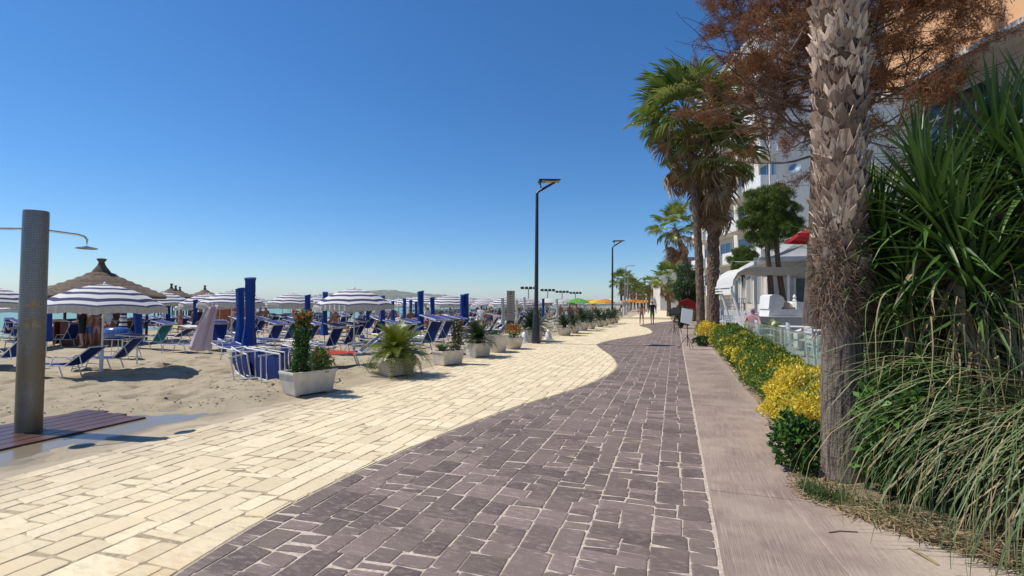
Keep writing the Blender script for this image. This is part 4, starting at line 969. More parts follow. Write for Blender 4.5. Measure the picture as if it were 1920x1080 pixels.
P = np.array(pp); V, F = leaves(P, nrm(NR.normal(size=P.shape) * [1, 1, .12]), rdir(len(P), 3), NR.uniform(.02, .07, len(P)), .014, .2)
tag(obj('litter', np_mesh('litter', V, F), 'litter'), 'dry fallen leaves scattered along the bed edge', 'leaf litter', kind='stuff')
tag(MB().sheet([[(-.012, 0, .012), (.012, 0, .012)], [(-.017, .11, .02), (.015, .11, .02)], [(-.012, .22, .014), (.012, .22, .014)]]).build('dry_leaf', 'grass_dry', loc=(1.58, 3.87, .0)), 'pale dry palm strip lying on the walkway', 'dry leaf').rotation_euler.z = .38
tag(MB().tube([(0, 0, .012), (.08, .05, .014), (.2, .08, .012)], .004, 4).build('twig', 'twig', loc=(1.05, 4.15, 0)), 'thin dark twig lying on the walkway', 'twig')

# yuccas
def sword(name, L, W, arch, m, seed=0):
    g = []; N = 6
    for i in range(N):
        u = i / (N - 1); wd = W * (.55 + .45 * math.sin(PI * min(1, u * 1.25 + .12))) * (1 - u ** 3.2) + .001
        ang = arch * u ** 1.6; y = L * u * math.cos(ang * .55); z = -L * u * math.sin(ang * .55) * .9; g.append([(-wd, y, z + wd * .35), (0, y, z), (wd, y, z + wd * .35)])
    me = MB().sheet(g).mesh(name); me.materials.append(MATS[m]); return me
YL = [sword('leaf', .80, .024, .05, 'yucca_green'), sword('leaf', .86, .026, .3, 'yucca_green'), sword('leaf', .78, .024, .7, 'yucca_green')]
YD = [sword('dry_leaf', .62, .02, .8, 'yucca_dry'), sword('dry_leaf', .55, .02, 1.2, 'yucca_dry')]
def yucca(pos, heads, label, flower=None):
    b = Vector((pos[0], pos[1], .0)); t = empty('yucca', b); tag(t, label, 'yucca')
    for hx, hy, hz, s, n in heads:
        tip = Vector((hx - b.x, hy - b.y, hz)); MB().tube([(0, 0, 0), (tip.x * .35, tip.y * .35, hz * .4), (tip.x * .85, tip.y * .85, hz * .75), tip], [.06, .05, .045, .035], 8).build('stem', 'fibre', t)
        for k in range(n):
            u = k / n; el = math.radians(84 - 105 * u ** .9) + random.uniform(-.1, .1); az = k * 2.39996 + random.uniform(-.2, .2)
            me = YL[0] if u < .45 else random.choice(YL)
            obj('leaf', me, None, t, mw=place(az, el, random.uniform(-.3, .3), s * random.uniform(.82, 1.1), tip + UP * (.22 * (1 - u) - .12)))
        for k in range(n // 2):
            el = math.radians(random.uniform(-80, -15)); obj('dry_leaf', random.choice(YD), None, t, mw=place(random.uniform(0, 2 * PI), el, random.uniform(-.6, .6), s * random.uniform(.7, 1.1), tip - UP * random.uniform(.12, .5)))
    if flower:
        f = Vector(flower) - b; MB().tube([f - UP * .5, f + UP * .25], [.012, .005], 5).build('flower_stalk', 'flower_yellow', t)
        P = []
        for k in range(420): a = random.uniform(0, 2 * PI); z = random.uniform(-.28, .28); r = .12 * (1 - abs(z) / .36) * random.uniform(.3, 1.1); P.append((f.x + r * math.cos(a), f.y + r * math.sin(a), f.z + z))
        V, F = leaves(np.array(P), rdir(len(P), -.3), rdir(len(P)), .034, .022, .3); obj('blossoms', np_mesh('blossoms', V, F), 'flower_yellow', t)
def H3(px, py, d): p = AT(px, py, d); return (p.x, p.y, p.z)
a = H3(1745, 400, 4.4); yucca((a[0] + .05, a[1] + .1), [(*a, 1.05, 150)], 'largest yucca rosette facing the walkway, right beside the palm')
a = H3(1868, 290, 4.3); c = H3(1945, 235, 4.6); yucca((a[0] + .15, a[1] + .2), [(*a, .98, 100), (*c, 1.0, 70)], 'tallest yucca with two upright green heads')
a = H3(1650, 480, 4.8); yucca((a[0] + .1, a[1] + .1), [(*a, 1.02, 150)], 'lower yucca rosette spreading across the palm trunk', H3(1636, 360, 5.2))
a = H3(1905, 470, 4.2); c = H3(1800, 520, 4.7); yucca((a[0], a[1] + .3), [(*a, .95, 90), (*c, .9, 80)], 'yucca with drooping dark heads below the tallest one')
a = H3(1830, 395, 5.2); yucca((a[0], a[1] + .3), [(*a, 1.0, 90)], 'yucca rosette half hidden behind the larger two')
a = H3(1690, 590, 5.0); yucca((a[0], a[1] + .2), [(*a, .85, 80)], 'lowest yucca rosette above the leafy shrub')
a = H3(1800, 330, 5.6); c = H3(1720, 300, 5.9); yucca((a[0], a[1] + .3), [(*a, 1.0, 80), (*c, .9, 60)], 'yucca heads rising behind the largest rosette')
a = H3(1700, 540, 4.5); c = H3(1770, 610, 4.6); yucca((a[0] + .1, a[1] + .2), [(*a, .8, 80), (*c, .85, 80)], 'pair of low yucca heads beneath the largest rosette')
a = H3(1880, 600, 4.4); c = H3(1930, 330, 4.0); yucca((a[0] + .1, a[1] + .25), [(*a, .9, 80), (*c, .9, 80)], 'yucca with one low and one high head near the tall grass')
a = H3(1620, 455, 4.9); c = H3(1790, 470, 4.2); yucca((a[0] + .15, a[1] + .15), [(*a, .95, 110), (*c, 1.0, 130)], 'yucca whose leaves crowd the shaded side of the palm trunk')
a = H3(1830, 560, 4.1); c = H3(1700, 640, 4.5); yucca((a[0] + .1, a[1] + .2), [(*a, 1.0, 110), (*c, .9, 100)], 'yucca with spreading heads just above the tall grass')
a = H3(1985, 420, 4.5); yucca((a[0] + .2, a[1] + .2), [(*a, 1.0, 80)], 'yucca at the outer side of the clump, away from the palm')

# arching ornamental grass
def grass_clump(x, y, n, R_, h, label, dry=.25, sp=1.0):
    t = empty('ornamental_grass', (x, y, .03)); tag(t, label, 'grass clump')
    mbs = {'blades': (MB(), 'grass_green'), 'dry_blades': (MB(), 'grass_dry')}
    for k in range(n):
        key = 'dry_blades' if random.random() < dry else 'blades'; mb = mbs[key][0]
        a = random.uniform(0, 2 * PI); r0 = random.uniform(0, .22); d = Vector((math.cos(a), math.sin(a), 0)); L = h * random.uniform(.7, 1.5)
        lean = random.uniform(.08, .55); bend = random.uniform(1.7, 3.7); N = 10; q = Vector((d.x * r0, d.y * r0, 0)); pts = [q.copy()]; ang = lean; sw = random.uniform(-1.3, 1.3); kink = random.uniform(.3, .8)
        for i in range(1, N):
            u = i / (N - 1); ang = lean + bend * u ** 1.5; dd = d * math.cos(sw * u) + Vector((-d.y, d.x, 0)) * math.sin(sw * u)
            q = q + (dd * math.sin(ang) + UP * math.cos(ang)) * (L / (N - 1)); q.z = max(.01, q.z); pts.append(q.copy())
        s_ = Vector((-d.y, d.x, random.uniform(-.5, .5))).normalized(); w0 = random.uniform(.0045, .0105)
        ribbon(pts, s_, [w0 * (1 - (i / (N - 1)) ** 2 * .85) for i in range(N)], mb=mb)
    for k, (mb, m) in mbs.items(): mb.build(k, m, t)['kind'] = 'stuff'
grass_clump(2.98, 4.55, 1100, .75, 1.7, 'large arching grass clump spilling long strappy blades over the walkway edge', .26)
grass_clump(3.25, 4.75, 1000, .8, 2.2, 'tall strappy grass clump under the yuccas', .2)
grass_clump(2.95, 5.4, 600, .65, 1.9, 'arching grass clump beside the leafy shrub', .2)
grass_clump(2.78, 4.22, 420, .6, .9, 'lower straw coloured grass clump at the walkway edge', .5)
grass_clump(3.3, 4.9, 600, .6, 1.8, 'tall grass clump at the back of the planting bed', .2)
bush('tall_shrub', 3.6, 6.4, .9, .7, 2.5, 6500, .11, ['shrub_dark'], 'tall dark shrub filling the gap behind the yuccas', seed=31)
bush('tall_shrub', 4.6, 6.3, .9, .8, 2.9, 6500, .11, ['shrub_dark'], 'tallest dark shrub at the back of the yucca bed', seed=33)
bush('leafy_shrub', 3.1, 5.6, .7, .55, 1.5, 4500, .09, ['shrub_dark'], 'dark leafy shrub under the largest yucca rosette', seed=35)
def hanging(x, y, z, n, label, L0=1.0, sp=.12):
    t = empty('hanging_grass', (x, y, 0)); tag(t, label, 'grass clump'); mbs = (MB(), MB())
    for k in range(n):
        a = random.uniform(0, 2 * PI); d = Vector((math.cos(a), math.sin(a), 0)); L = L0 * random.uniform(.5, 1.2); r = random.uniform(.05, .34); p = Vector((random.gauss(0, sp), random.gauss(0, sp), z + random.gauss(0, .12))); pts = []; c = random.uniform(-.25, .25)
        for i in range(8): u = i / 7; q = p + d * r * math.sin(u * PI / 2) + Vector((-d.y, d.x, 0)) * c * math.sin(u * 4) * u * .5 + UP * (.14 * math.sin(u * PI) - L * u ** 1.7); q.z = max(.02, q.z); pts.append(q)
        w0 = random.uniform(.004, .008); ribbon(pts, Vector((-d.y, d.x, random.uniform(-.4, .4))).normalized(), [w0 * (1 - .75 * i / 7) for i in range(8)], mb=mbs[0 if random.random() < .6 else 1])
    mbs[0].tube([(0, 0, 0), (0, 0, z)], .03, 6); mbs[0].build('dry_blades', 'grass_dry', t)['kind'] = 'stuff'; mbs[1].build('blades', 'grass_green', t)['kind'] = 'stuff'
a = H3(1745, 700, 4.15); hanging(a[0], a[1], a[2], 130, 'bundle of dry pale blades hanging below the yuccas', 1.0)
a = H3(1840, 620, 4.0); hanging(a[0], a[1], a[2], 110, 'curtain of long drooping blades beside the dry bundle', 1.3, .2)
a = H3(1700, 590, 4.4); hanging(a[0], a[1], a[2], 50, 'strappy green and dry leaves hanging under the lower yucca', 1.0, .16)
a = H3(1895, 560, 4.0); hanging(a[0], a[1], a[2], 90, 'long drooping leaves hanging under the outermost yucca', 1.5, .2)
a = H3(1800, 540, 4.4); hanging(a[0], a[1], a[2], 80, 'mass of drooping leaves hanging under the largest yucca', 1.2, .2)
a = H3(1655, 640, 4.9); hanging(a[0], a[1], a[2], 110, 'withered strappy leaves drooping beside the palm trunk', .7)
P = []
for k in range(900): y = random.uniform(3.6, 4.6); x = edge_x(y) + abs(random.gauss(0, .22)) - .02; P.append((x, y, .03 + random.uniform(0, .05)))
P = np.array(P); V, F = leaves(P, nrm(NR.normal(size=P.shape) * [1, 1, .25]), rdir(len(P), 2), NR.uniform(.08, .26, len(P)), .008, .1, .1); tag(obj('straw', np_mesh('straw', V, F), 'grass_dry'), 'tangled dry straw at the foot of the grass clumps', 'straw', kind='stuff')

# ------------------------------------------------------------------ shower
def shower():
    b = Vector((-7.52, 3.97, -.01)); t = empty('beach_shower', b); tag(t, 'tall oval grey mosaic beach shower column with two chrome shower heads', 'shower')
    ax = Vector((.55, .83, 0)).normalized(); rz = math.atan2(ax.y, ax.x); t.rotation_euler.z = rz
    lean = Matrix.Identity(4)
    MB().lathe([(.130, 0), (.130, .9), (.127, 2.0), (.125, 2.70), (.12, 2.735), (.10, 2.742)], 40, ell=.78).build('column', 'mosaic_steel', t, smooth=True, angle=50)
    for s in (-1, 1):
        arm = MB().tube([(s * .12, 0, 2.50), (s * .40, 0, 2.475), (s * .46, 0, 2.455), (s * .485, 0, 2.42), (s * .485, 0, 2.33)], .014, 8).build('arm', 'chrome', t, smooth=True)
        hd = MB().lathe([(.02, 2.335), (.03, 2.33), (.112, 2.312), (.118, 2.303), (.11, 2.298)], 24, (s * .485, 0, 0)).build('shower_head', 'chrome', t, smooth=True)
        MB().lathe([(.1, 2.2968), (.02, 2.2966)], 20, (s * .485, 0, 0)).build('nozzle_plate', 'dark_metal', hd)
    for a, z, w_, h in ((-1.55, 1.54, .14, .045), (-1.35, 1.58, .08, .05), (-1.85, 1.28, .08, .13), (-1.2, 1.30, .09, .07), (-1.6, 1.36, .10, .03)):
        g = [[(.132 * math.cos(a + (q - 2) * w_ / .6), .78 * .132 * math.sin(a + (q - 2) * w_ / .6), z + k * h) for q in range(5)] for k in range(2)]
        MB().sheet(g).build('tape_mark', 'tape', t)
    MB().tube([(-.12, -.02, 1.3), (-.20, -.03, 1.28), (-.22, -.03, 1.33)], .018, 6).build('tap', 'chrome', t)
    MB().lathe([(.165, 0), (.165, .018), (.13, .02)], 32, ell=.8).build('base_plate', 'grey_metal', t)
    for k in range(6): a = k * PI / 3 + .3; MB().lathe([(.012, .018), (.012, .034), (.004, .036)], 6, (.148 * math.cos(a), .118 * math.sin(a), 0)).build('bolt', 'chrome', t)
shower()
def deck():
    t = empty('wooden_deck', (0, 0, 0)); tag(t, 'wet reddish wooden deck boards around the foot of the shower', 'deck')
    for k in range(6):
        x = -8.05 + k * .215; MB().box((0, 0, 0), (.195, 4.6 + .12 * (k % 2), .024)).build('board', 'wet_wood', t, loc=(x - .0, 2.72 - .02 * k, .006)).rotation_euler.z = .03
deck()
# ------------------------------------------------------------------ parasols
def canopy_mesh(R_=1.45, drop=.62, panels=8, sub=4, bands=None, name='canopy'):
    bands = bands or [(0, 0), (.16, 1), (.24, 0), (.36, 1), (.45, 0), (.57, 1), (.66, 0), (.78, 1), (.87, 0), (.955, 1), (1.0, None)]
    n = panels * sub; rows = []; mi = []
    for i, (u, m) in enumerate(bands):
        u = max(u, .012); row = []
        for k in range(n):
            a = 2 * PI * k / n; f = (k % sub) / sub; sag = math.sin(PI * f); r = R_ * u * (1 - .06 * sag * u); z = drop * (1 - u ** 1.75) + .045 * sag * u * u
            row.append((r * math.cos(a), r * math.sin(a), z))
        rows.append(row + [row[0]])
    mb = MB()
    for i in range(len(rows) - 1): mb.sheet([rows[i], rows[i + 1]], bands[i][1])
    return mb, rows[-1]
def make_parasol(R_=1.45, zr=1.80, drop=.62, mats=('canopy_white', 'canopy_navy'), simple=False, bands=None, fringe='fringe_white', name='beach_parasol', panels=8):
    t = empty(name); mb, rim = canopy_mesh(R_, drop, panels, 4 if not simple else 2, bands)
    me = mb.mesh('canopy', True, 50); c = obj('canopy', me, list(mats), t, loc=(0, 0, zr))
    if fringe:
        g0 = []; g1 = []; g2 = []; m = 3 if not simple else 1
        for i in range(len(rim) - 1):
            for q in range(m):
                p = Vector(rim[i]).lerp(Vector(rim[i + 1]), q / m); k = i * m + q; w_ = 1 + (.018 if k % 2 else -.012)
                g0.append(p); g1.append(Vector((p.x * w_, p.y * w_, p.z - .09))); g2.append(Vector((p.x * (1 + (.03 if k % 2 else -.02)), p.y * (1 + (.03 if k % 2 else -.02)), p.z - .17 - random.uniform(0, .035))))
        for g in (g0, g1, g2): g.append(g[0])
        MB().sheet([g0, g1, g2]).build('fringe', fringe, t, loc=(0, 0, zr))
    MB().tube([(0, 0, -.1), (0, 0, zr + drop)], .024 if simple else .026, 8).build('pole', 'white_metal', t)
    MB().lathe([(.03, 0), (.045, .03), (.03, .07), (.0, .1)], 10, cap=False).build('finial', 'white_plastic', t, loc=(0, 0, zr + drop - .01), smooth=True)
    if not simple:
        for k in range(panels):
            a = 2 * PI * k / panels; MB().tube([(0, 0, zr + drop - .06), (R_ * .5 * math.cos(a), R_ * .5 * math.sin(a), zr + drop * (1 - .5 ** 1.75) - .025), (R_ * .97 * math.cos(a), R_ * .97 * math.sin(a), zr + .03)], .007, 4).build('rib', 'white_metal', t)
        MB().tube([(0, 0, .0), (0, 0, .62)], .048, 10).build('ground_sleeve', 'white_plastic', t)
    return t
par_near = make_parasol(); par_far = make_parasol(simple=True); first = {}
def put(src, p, rz=0, s=1.0, label=None, cat=None, group=None, tilt=None):
    o = src if id(src) not in first else copy_tree(src); first[id(src)] = 1
    o.location = p; o.rotation_euler = (tilt[0] if tilt else 0, tilt[1] if tilt else 0, rz); o.scale = (s, s, s)
    tag(o, label, cat, group); return o
def at_dist(px, d):
    p = AT(px, 700, d); return Vector((p.x, p.y, float(sand_base(p.x, p.y))))
PG = 'striped beach parasols'
TAKEN = []
for px, d, zt, lab in ((189, 14.0, 2.04, 'navy and white striped parasol over the two reclined loungers nearest the shower'), (-22, 20.5, 2.05, 'striped parasol behind the shower column, on its seaward side'), (304, 31, 2.05, 'striped parasol beside the big thatched hut'),
                  (432, 25, 2.08, 'striped parasol with a pinkish towel hung from its rim'), (545, 31, 2.05, 'striped parasol between the blue closed pair and the vine planter'), (663, 19.3, 2.10, 'navy and white striped parasol behind the cycad planter'), (387, 43, 2.1, 'small striped parasol in front of a thatched roof')):
    p = at_dist(px, d); s = (zt - p.z) / 2.42; put(par_near, p, random.uniform(0, 1), s, lab, 'parasol', PG, (random.uniform(-.02, .02), random.uniform(-.02, .02))); TAKEN.append(p)

# closed parasols in blue covers
def make_closed(m='blue_cover', r=.135, z0=.72, z1=2.45, name='closed_parasol', striped=False, wide=1.0):
    t = empty(name); rg = random.Random(hash(name) % 99 + int(r * 1000)); n = 20; prof = []
    zs = np.linspace(z0, z1, 22); mb = MB(); vs_ = []
    for i, z in enumerate(zs):
        u = i / 21; r_ = r * wide * (1.25 - .35 * min(1, u * 4) - .10 * u + .06 * math.sin(u * 9)) if u < .93 else r * wide * (.80 + .22 * (u - .93) / .07)
        for k in range(n): a = 2 * PI * k / n; f = 1 + .14 * math.sin(5 * a + u * 2.5) + .07 * math.sin(9 * a + u * 5) + .05 * float(vnoise(a * 2, u * 14, 4) - .5); vs_.append((r_ * f * math.cos(a) + .02 * math.sin(u * 4), r_ * f * math.sin(a) * .8, z + (.03 * math.cos(a) if i == 21 else 0)))
    mb.add(vs_, [(i * n + k, i * n + (k + 1) % n, (i + 1) * n + (k + 1) % n, (i + 1) * n + k) for i in range(21) for k in range(n)] + [tuple(range(21 * n, 22 * n))])
    if striped: mb.m = [(0 if (i // n) % 4 < 2 else 1) for i in range(21 * n)] + [0]
    mb.build('cover', ['canopy_white', 'canopy_navy'] if striped else m, t, smooth=True, angle=70)
    MB().tube([(0, 0, -.1), (0, 0, z1 - .05)], .026, 8).build('pole', 'white_metal', t)
    for z in (z0 + .45, z1 - .5): MB().lathe([(r * .98, z), (r * 1.0, z + .012), (r * .98, z + .025)], 16, ell=.82, cap=False).build('strap', m if not striped else 'canopy_white', t)
    return t
cl_big = make_closed('blue_cover', .165, .78, 2.66, 'closed_parasol'); cl = make_closed('blue_cover', .13, .75, 2.40, 'closed_parasol'); cl_w = make_closed('plain_white_canopy', .10, .8, 2.45, 'closed_parasol'); cl_s = make_closed('plain_white_canopy', .15, .9, 1.9, 'closed_parasol', True)
CG = 'closed parasols in blue covers'
def closed(px, ybot, ytop, src, lab, grp=CG, zb=.40, z1=2.40):
    d = FPX * (EYE - zb) / (ybot - (566 + (px - 960) * .0087)); p = at_dist(px, d); top = AT(px, ytop, d).z - p.z
    o = put(src, p, random.uniform(0, 3), 1.0, lab, 'parasol', grp, (random.uniform(-.015, .015), random.uniform(-.02, .02))); o.scale = (1, 1, max(.7, top / z1)); TAKEN.append(p)
closed(465, 650, 521, cl_big, 'tallest closed parasol in a glossy blue cover beside the stacked loungers', z1=2.66)
closed(448, 643, 541, cl, 'slimmer closed blue parasol touching the tallest one')
for px, yb, yt, lab in ((573, 615, 553, 'closed blue parasol just seaward of the vine planter'), (607, 624, 548, 'closed blue parasol under the rim of the striped parasol by the cycad'), (687, 608, 566, None), (716, 614, 555, None), (735, 599, 565, None), (757, 604, 560, None), (769, 599, 563, None), (779, 597, 566, None),
                        (787, 622, 546, 'tall closed blue parasol behind the square cycad planter'), (810, 608, 558, None), (865, 616, 553, None), (873, 616, 551, None), (1017, 592, 560, None), (256, 632, 572, 'closed blue parasol beside the two reclined loungers'), (363, 602, 562, None), (312, 606, 574, None), (84, 625, 575, 'closed blue parasol half hidden by the shower column')):
    closed(px, yb, yt, cl, lab or 'slim closed parasol in a blue cover among the lounger rows')
for px, yb, yt in ((942, 612, 558), (983, 600, 557), (1044, 597, 561), (1066, 592, 565), (1085, 588, 563), (1056, 588, 566), (968, 600, 562)): closed(px, yb, yt, cl_w, 'closed parasol in a white cover near the round planters', 'closed white parasols', z1=2.45)
closed(228, 612, 577, cl_s, 'folded striped parasol hanging beside the thatched bar', None, .5, 1.9)

# ------------------------------------------------------------------ sun loungers
def make_lounger(back=40, shade=True, fab='navy_fabric', simple=False, shade_m='shade_blue', name='sun_lounger', shade_up=12):
    t = empty(name); z = .34; r = .017; n = 6 if not simple else 4; a = math.radians(back); hy = .25; bl = .78
    fr = MB()
    for s in (-.3, .3): fr.tube([(s, -1.0, z), (s, hy, z)], r, n)
    for y in (-1.0, -.35, hy): fr.tube([(-.3, y, z), (.3, y, z)], r, n)
    fr.build('frame', 'white_metal', t)
    for y, dy in ((-.72, -.1), (.1, .12)):
        for s in (-1, 1): MB().tube([(s * .285, y, z), (s * .285, y + dy, .0)], r, n).build('leg', 'white_metal', t)
    MB().tube([(-.285, -.80, .05), (.285, -.80, .05)], r * .8, n).build('stretcher', 'white_metal', t)
    g = [[(x, y, z + .012 - .03 * math.sin(PI * (x + .28) / .56)) for x in (-.28, -.1, .1, .28)] for y in np.linspace(-.98, hy - .02, 6)]
    MB().sheet(g).build('bed_fabric', fab, t, smooth=True, angle=180)
    P = lambda x, u, o=0: Vector((x, hy + bl * u * math.cos(a) - o * math.sin(a), z + bl * u * math.sin(a) + o * math.cos(a)))
    bf = MB().tube([P(-.3, 0), P(-.3, 1), P(.3, 1), P(.3, 0)], r, n); bf = bf.build('backrest_frame', 'white_metal', t)
    g = [[P(x, u, -.035 * math.sin(PI * (x + .28) / .56)) for x in (-.28, -.1, .1, .28)] for u in np.linspace(.02, .98, 5)]
    MB().sheet(g).build('backrest_fabric', fab, t, smooth=True, angle=180)
    for s in (-.3, .3): MB().tube([P(s, .6), (s, hy + .45, z - .02), (s, hy + .12, z)], r * .8, n).build('prop', 'white_metal', t)
    if shade:
        q = math.radians(shade_up); h0 = P(0, 1.0); T = lambda x, u, o=0: Vector((x, h0.y - .62 * u * math.cos(q) + .16, h0.z + .05 + .62 * u * math.sin(q) + o))
        sf = MB().tube([T(-.31, 0), T(-.31, 1), T(.31, 1), T(.31, 0), T(-.31, 0)], r, n); sf.tube([P(-.3, .8), T(-.31, .35)], r * .8, n); sf.tube([P(.3, .8), T(.31, .35)], r * .8, n); sh = sf.build('shade_frame', 'white_metal', t)
        MB().sheet([[T(x, u, .012 - .02 * math.sin(PI * (x + .3) / .6)) for x in (-.3, 0, .3)] for u in (0, .5, 1)]).build('shade_fabric', shade_m, sh, smooth=True, angle=180)
    if not simple:
        for s in (-1, 1): MB().tube([(s * .31, -.1, z + .02), (s * .33, .0, z + .2), (s * .33, .3, z + .22), P(s * .31, .3)], r * .8, n).build('armrest', 'white_metal', t)
    return t
LG = 'blue sun loungers on the sand'
lo_rec = make_lounger(38, False); lo_up = make_lounger(62, True); lo_sh = make_lounger(48, True, shade_up=5); lo_flat = make_lounger(4, False)
lo_teal = make_lounger(58, True, 'teal_fabric'); lo_far = make_lounger(58, True, 'navy_fabric', True); lo_far2 = make_lounger(30, True, 'navy_fabric', True, 'canopy_white', shade_up=8); lo_far3 = make_lounger(50, False, 'light_blue_fabric', True)
HEAD = -PI / 2                                              # local +Y (head end) pointed inland
def lounger(src, px, py, rz, lab, grp=LG, dz=0, tilt=None):
    p = S(px, py); p.z += dz; o = put(src, p, rz, 1.0, lab, 'sun lounger', grp, tilt); TAKEN.append(p); return o
lounger(lo_rec, 120, 708, HEAD + .35, 'navy lounger with raised back, lowest in front of the striped parasol pole')
lounger(lo_sh, 205, 692, HEAD + .45, 'blue lounger with white shade frame, just behind the front one')
lounger(lo_rec, 10, 690, HEAD + .1, 'navy lounger partly hidden behind the shower column')
lounger(lo_flat, 350, 662, HEAD + .2, 'flat blue lounger on open sand under the pinkish towel')
lounger(lo_teal, 285, 655, HEAD + .2, 'teal fabric lounger with violet blue shade')
lounger(lo_up, 405, 655, HEAD + 2.2, 'navy lounger turned away beneath the hanging towel')
lounger(lo_sh, 40, 655, HEAD - .2, 'blue lounger in shade seaward of the shower column')
lounger(lo_up, 120, 650, HEAD + .2, 'navy lounger beside the blue wrapped bundle')
for px, py in ((610, 664), (640, 660)): lounger(lo_up, px, py, HEAD + random.uniform(-.15, .15), 'navy lounger with upright back toward the vine planter')
lounger(lo_rec, 655, 686, HEAD + .75, 'navy lounger with red towel beside the cycad planter')
for px, py in ((715, 650), (745, 660), (790, 662), (818, 650), (770, 640), (840, 645)): lounger(lo_up, px, py, HEAD + random.uniform(-.2, .2), 'navy lounger with upright back and white shade behind the cycad planters')
for px, py in ((560, 640), (530, 648), (500, 655)): lounger(lo_up, px, py, HEAD + random.uniform(-.3, .3), 'navy lounger behind the loungers stacked on their sides')
for px, py in ((955, 632), (975, 628), (1000, 622), (1030, 617), (930, 634), (905, 638)): lounger(lo_far3 if px % 2 == 0 else lo_far, px, py, HEAD + random.uniform(-.2, .2), 'pale blue backed lounger just behind the round planters')
more = [(30, 640), (62, 628), (100, 637), (150, 642), (185, 628), (232, 642), (268, 626), (322, 642), (338, 624), (385, 630), (428, 632), (478, 634), (515, 628), (545, 632), (590, 622), (640, 618), (690, 622), (735, 640), (742, 616), (765, 650), (792, 620), (805, 640), (832, 632), (850, 616), (862, 642), (882, 632), (900, 614), (915, 628), (700, 634), (660, 632), (570, 652), (10, 625), (205, 616), (300, 612), (410, 614), (460, 616), (500, 613), (560, 612), (620, 610), (670, 611), (720, 609), (775, 609), (825, 608), (875, 607)]
for k, (px, py) in enumerate(more):
    src = (lo_far, lo_far, lo_far2, lo_far, lo_far3)[k % 5]; lounger(src, px + random.uniform(-6, 6), py + random.uniform(-2, 2), HEAD + random.uniform(-.35, .35), 'blue sun lounger packed into the rows between the near parasols', 'loungers packed between the near parasols')
# loungers tipped on their sides
for px, py, rz, lab in ((418, 714, 1.30 - .30, 'navy lounger on its side at the seaward end of the tipped ones'), (520, 704, 1.35 - .30, 'navy lounger on its side behind the slanting one'), (455, 716, 1.45 - .30, 'navy lounger tipped on its side, fabric facing the walkway'), (470, 706, 1.5 - .30, 'second lounger leaning on the one tipped on its side'), (548, 712, .75, 'navy lounger on its side slanting toward the vine planter')):
    p = S(px, py); o = put(lo_flat, (p.x, p.y, p.z + .31), 0, 1.0, lab, 'sun lounger', 'loungers tipped on their sides'); o.rotation_euler = Euler((0, math.radians(88 if rz > 1 else 80), rz), 'XYZ')
for k in range(3):
    p = S(440 + 16 * k, 704 - 8 * k); o = put(lo_flat, (p.x, p.y, p.z + .40 + .07 * k), 1.3 - .2 + .1 * k, 1.0, ('lowest', 'middle', 'topmost')[k] + ' of the flat loungers piled above the tipped ones', 'sun lounger', 'piled loungers')
# red towel, pink towel
p = S(655, 686); g = [[(x, y, .37 + .015 * math.sin(x * 9 + y * 5) - (.14 * max(0, abs(x) - .26) * 3)) for x in np.linspace(-.36, .36, 9)] for y in np.linspace(-.85, .1, 10)]
o = MB().sheet(g).build('beach_towel', 'red_towel', smooth=True, angle=180); o.location = p; o.rotation_euler.z = HEAD + .75; tag(o, 'red towel spread over a navy lounger', 'towel')
def pink_towel():
    a = at_dist(396, 17.5); g = []
    for i in range(15):
        u = i / 14; row = []
        for j in range(11):
            v = j / 10; w_ = .24 + .20 * u; x = -.40 * u + (v - .5) * w_ * 2 - .10 * math.sin(u * 2.4); y = .06 * math.sin(v * 11 + u * 2) + .10 * math.sin(u * 2) + .05 * math.sin(v * 23); z = 1.50 * (1 - u) + .34 - .10 * math.sin(v * PI) * u - .05 * math.sin(v * PI * 2) * (1 - u)
            row.append(R0 * x + F0 * y + UP * z)
        g.append(row)
    o = MB().sheet(g).build('beach_towel', 'pink_towel', smooth=True, angle=180); o.location = a; tag(o, 'pale pink towel hanging slantwise from a parasol rim', 'towel')
    m = o.modifiers.new('thick', 'SOLIDIFY'); m.thickness = .012
pink_towel()
def bundle():
    p = S(215, 668); t = empty('wrapped_bundle', p, .3); tag(t, 'blue plastic wrapped bundle on a thin legged stand', 'bundle')
    vs_ = MB(); prof = [(.05, .62), (.30, .64), (.42, .74), (.46, .86), (.40, .98), (.30, 1.03), (.05, 1.05)]
    vs_.lathe(prof, 22, fn=lambda a, z: 1 + .10 * math.sin(3 * a + z * 6) + .12 * float(vnoise(a * 3, z * 7, 2) - .5), ell=.7); vs_.build('bundle', 'blue_plastic', t, smooth=True, angle=35)
    for sx in (-.3, .3):
        for sy in (-.2, .2): MB().tube([(sx, sy, 0), (sx * .9, sy, .64)], .012, 6).build('leg', 'white_metal', t)
    MB().box((0, 0, .615), (.66, .46, .02)).build('tray', 'white_plastic', t)
bundle()
p = S(355, 636); o = MB().lathe([(.36, .68), (.37, .71), (.34, .72)], 20).lathe([(.03, 0), (.03, .68)], 8).lathe([(.2, 0), (.2, .03), (.04, .05)], 14).build('beach_table', 'white_plastic', loc=p); tag(o, 'small round white table among the loungers', 'table')

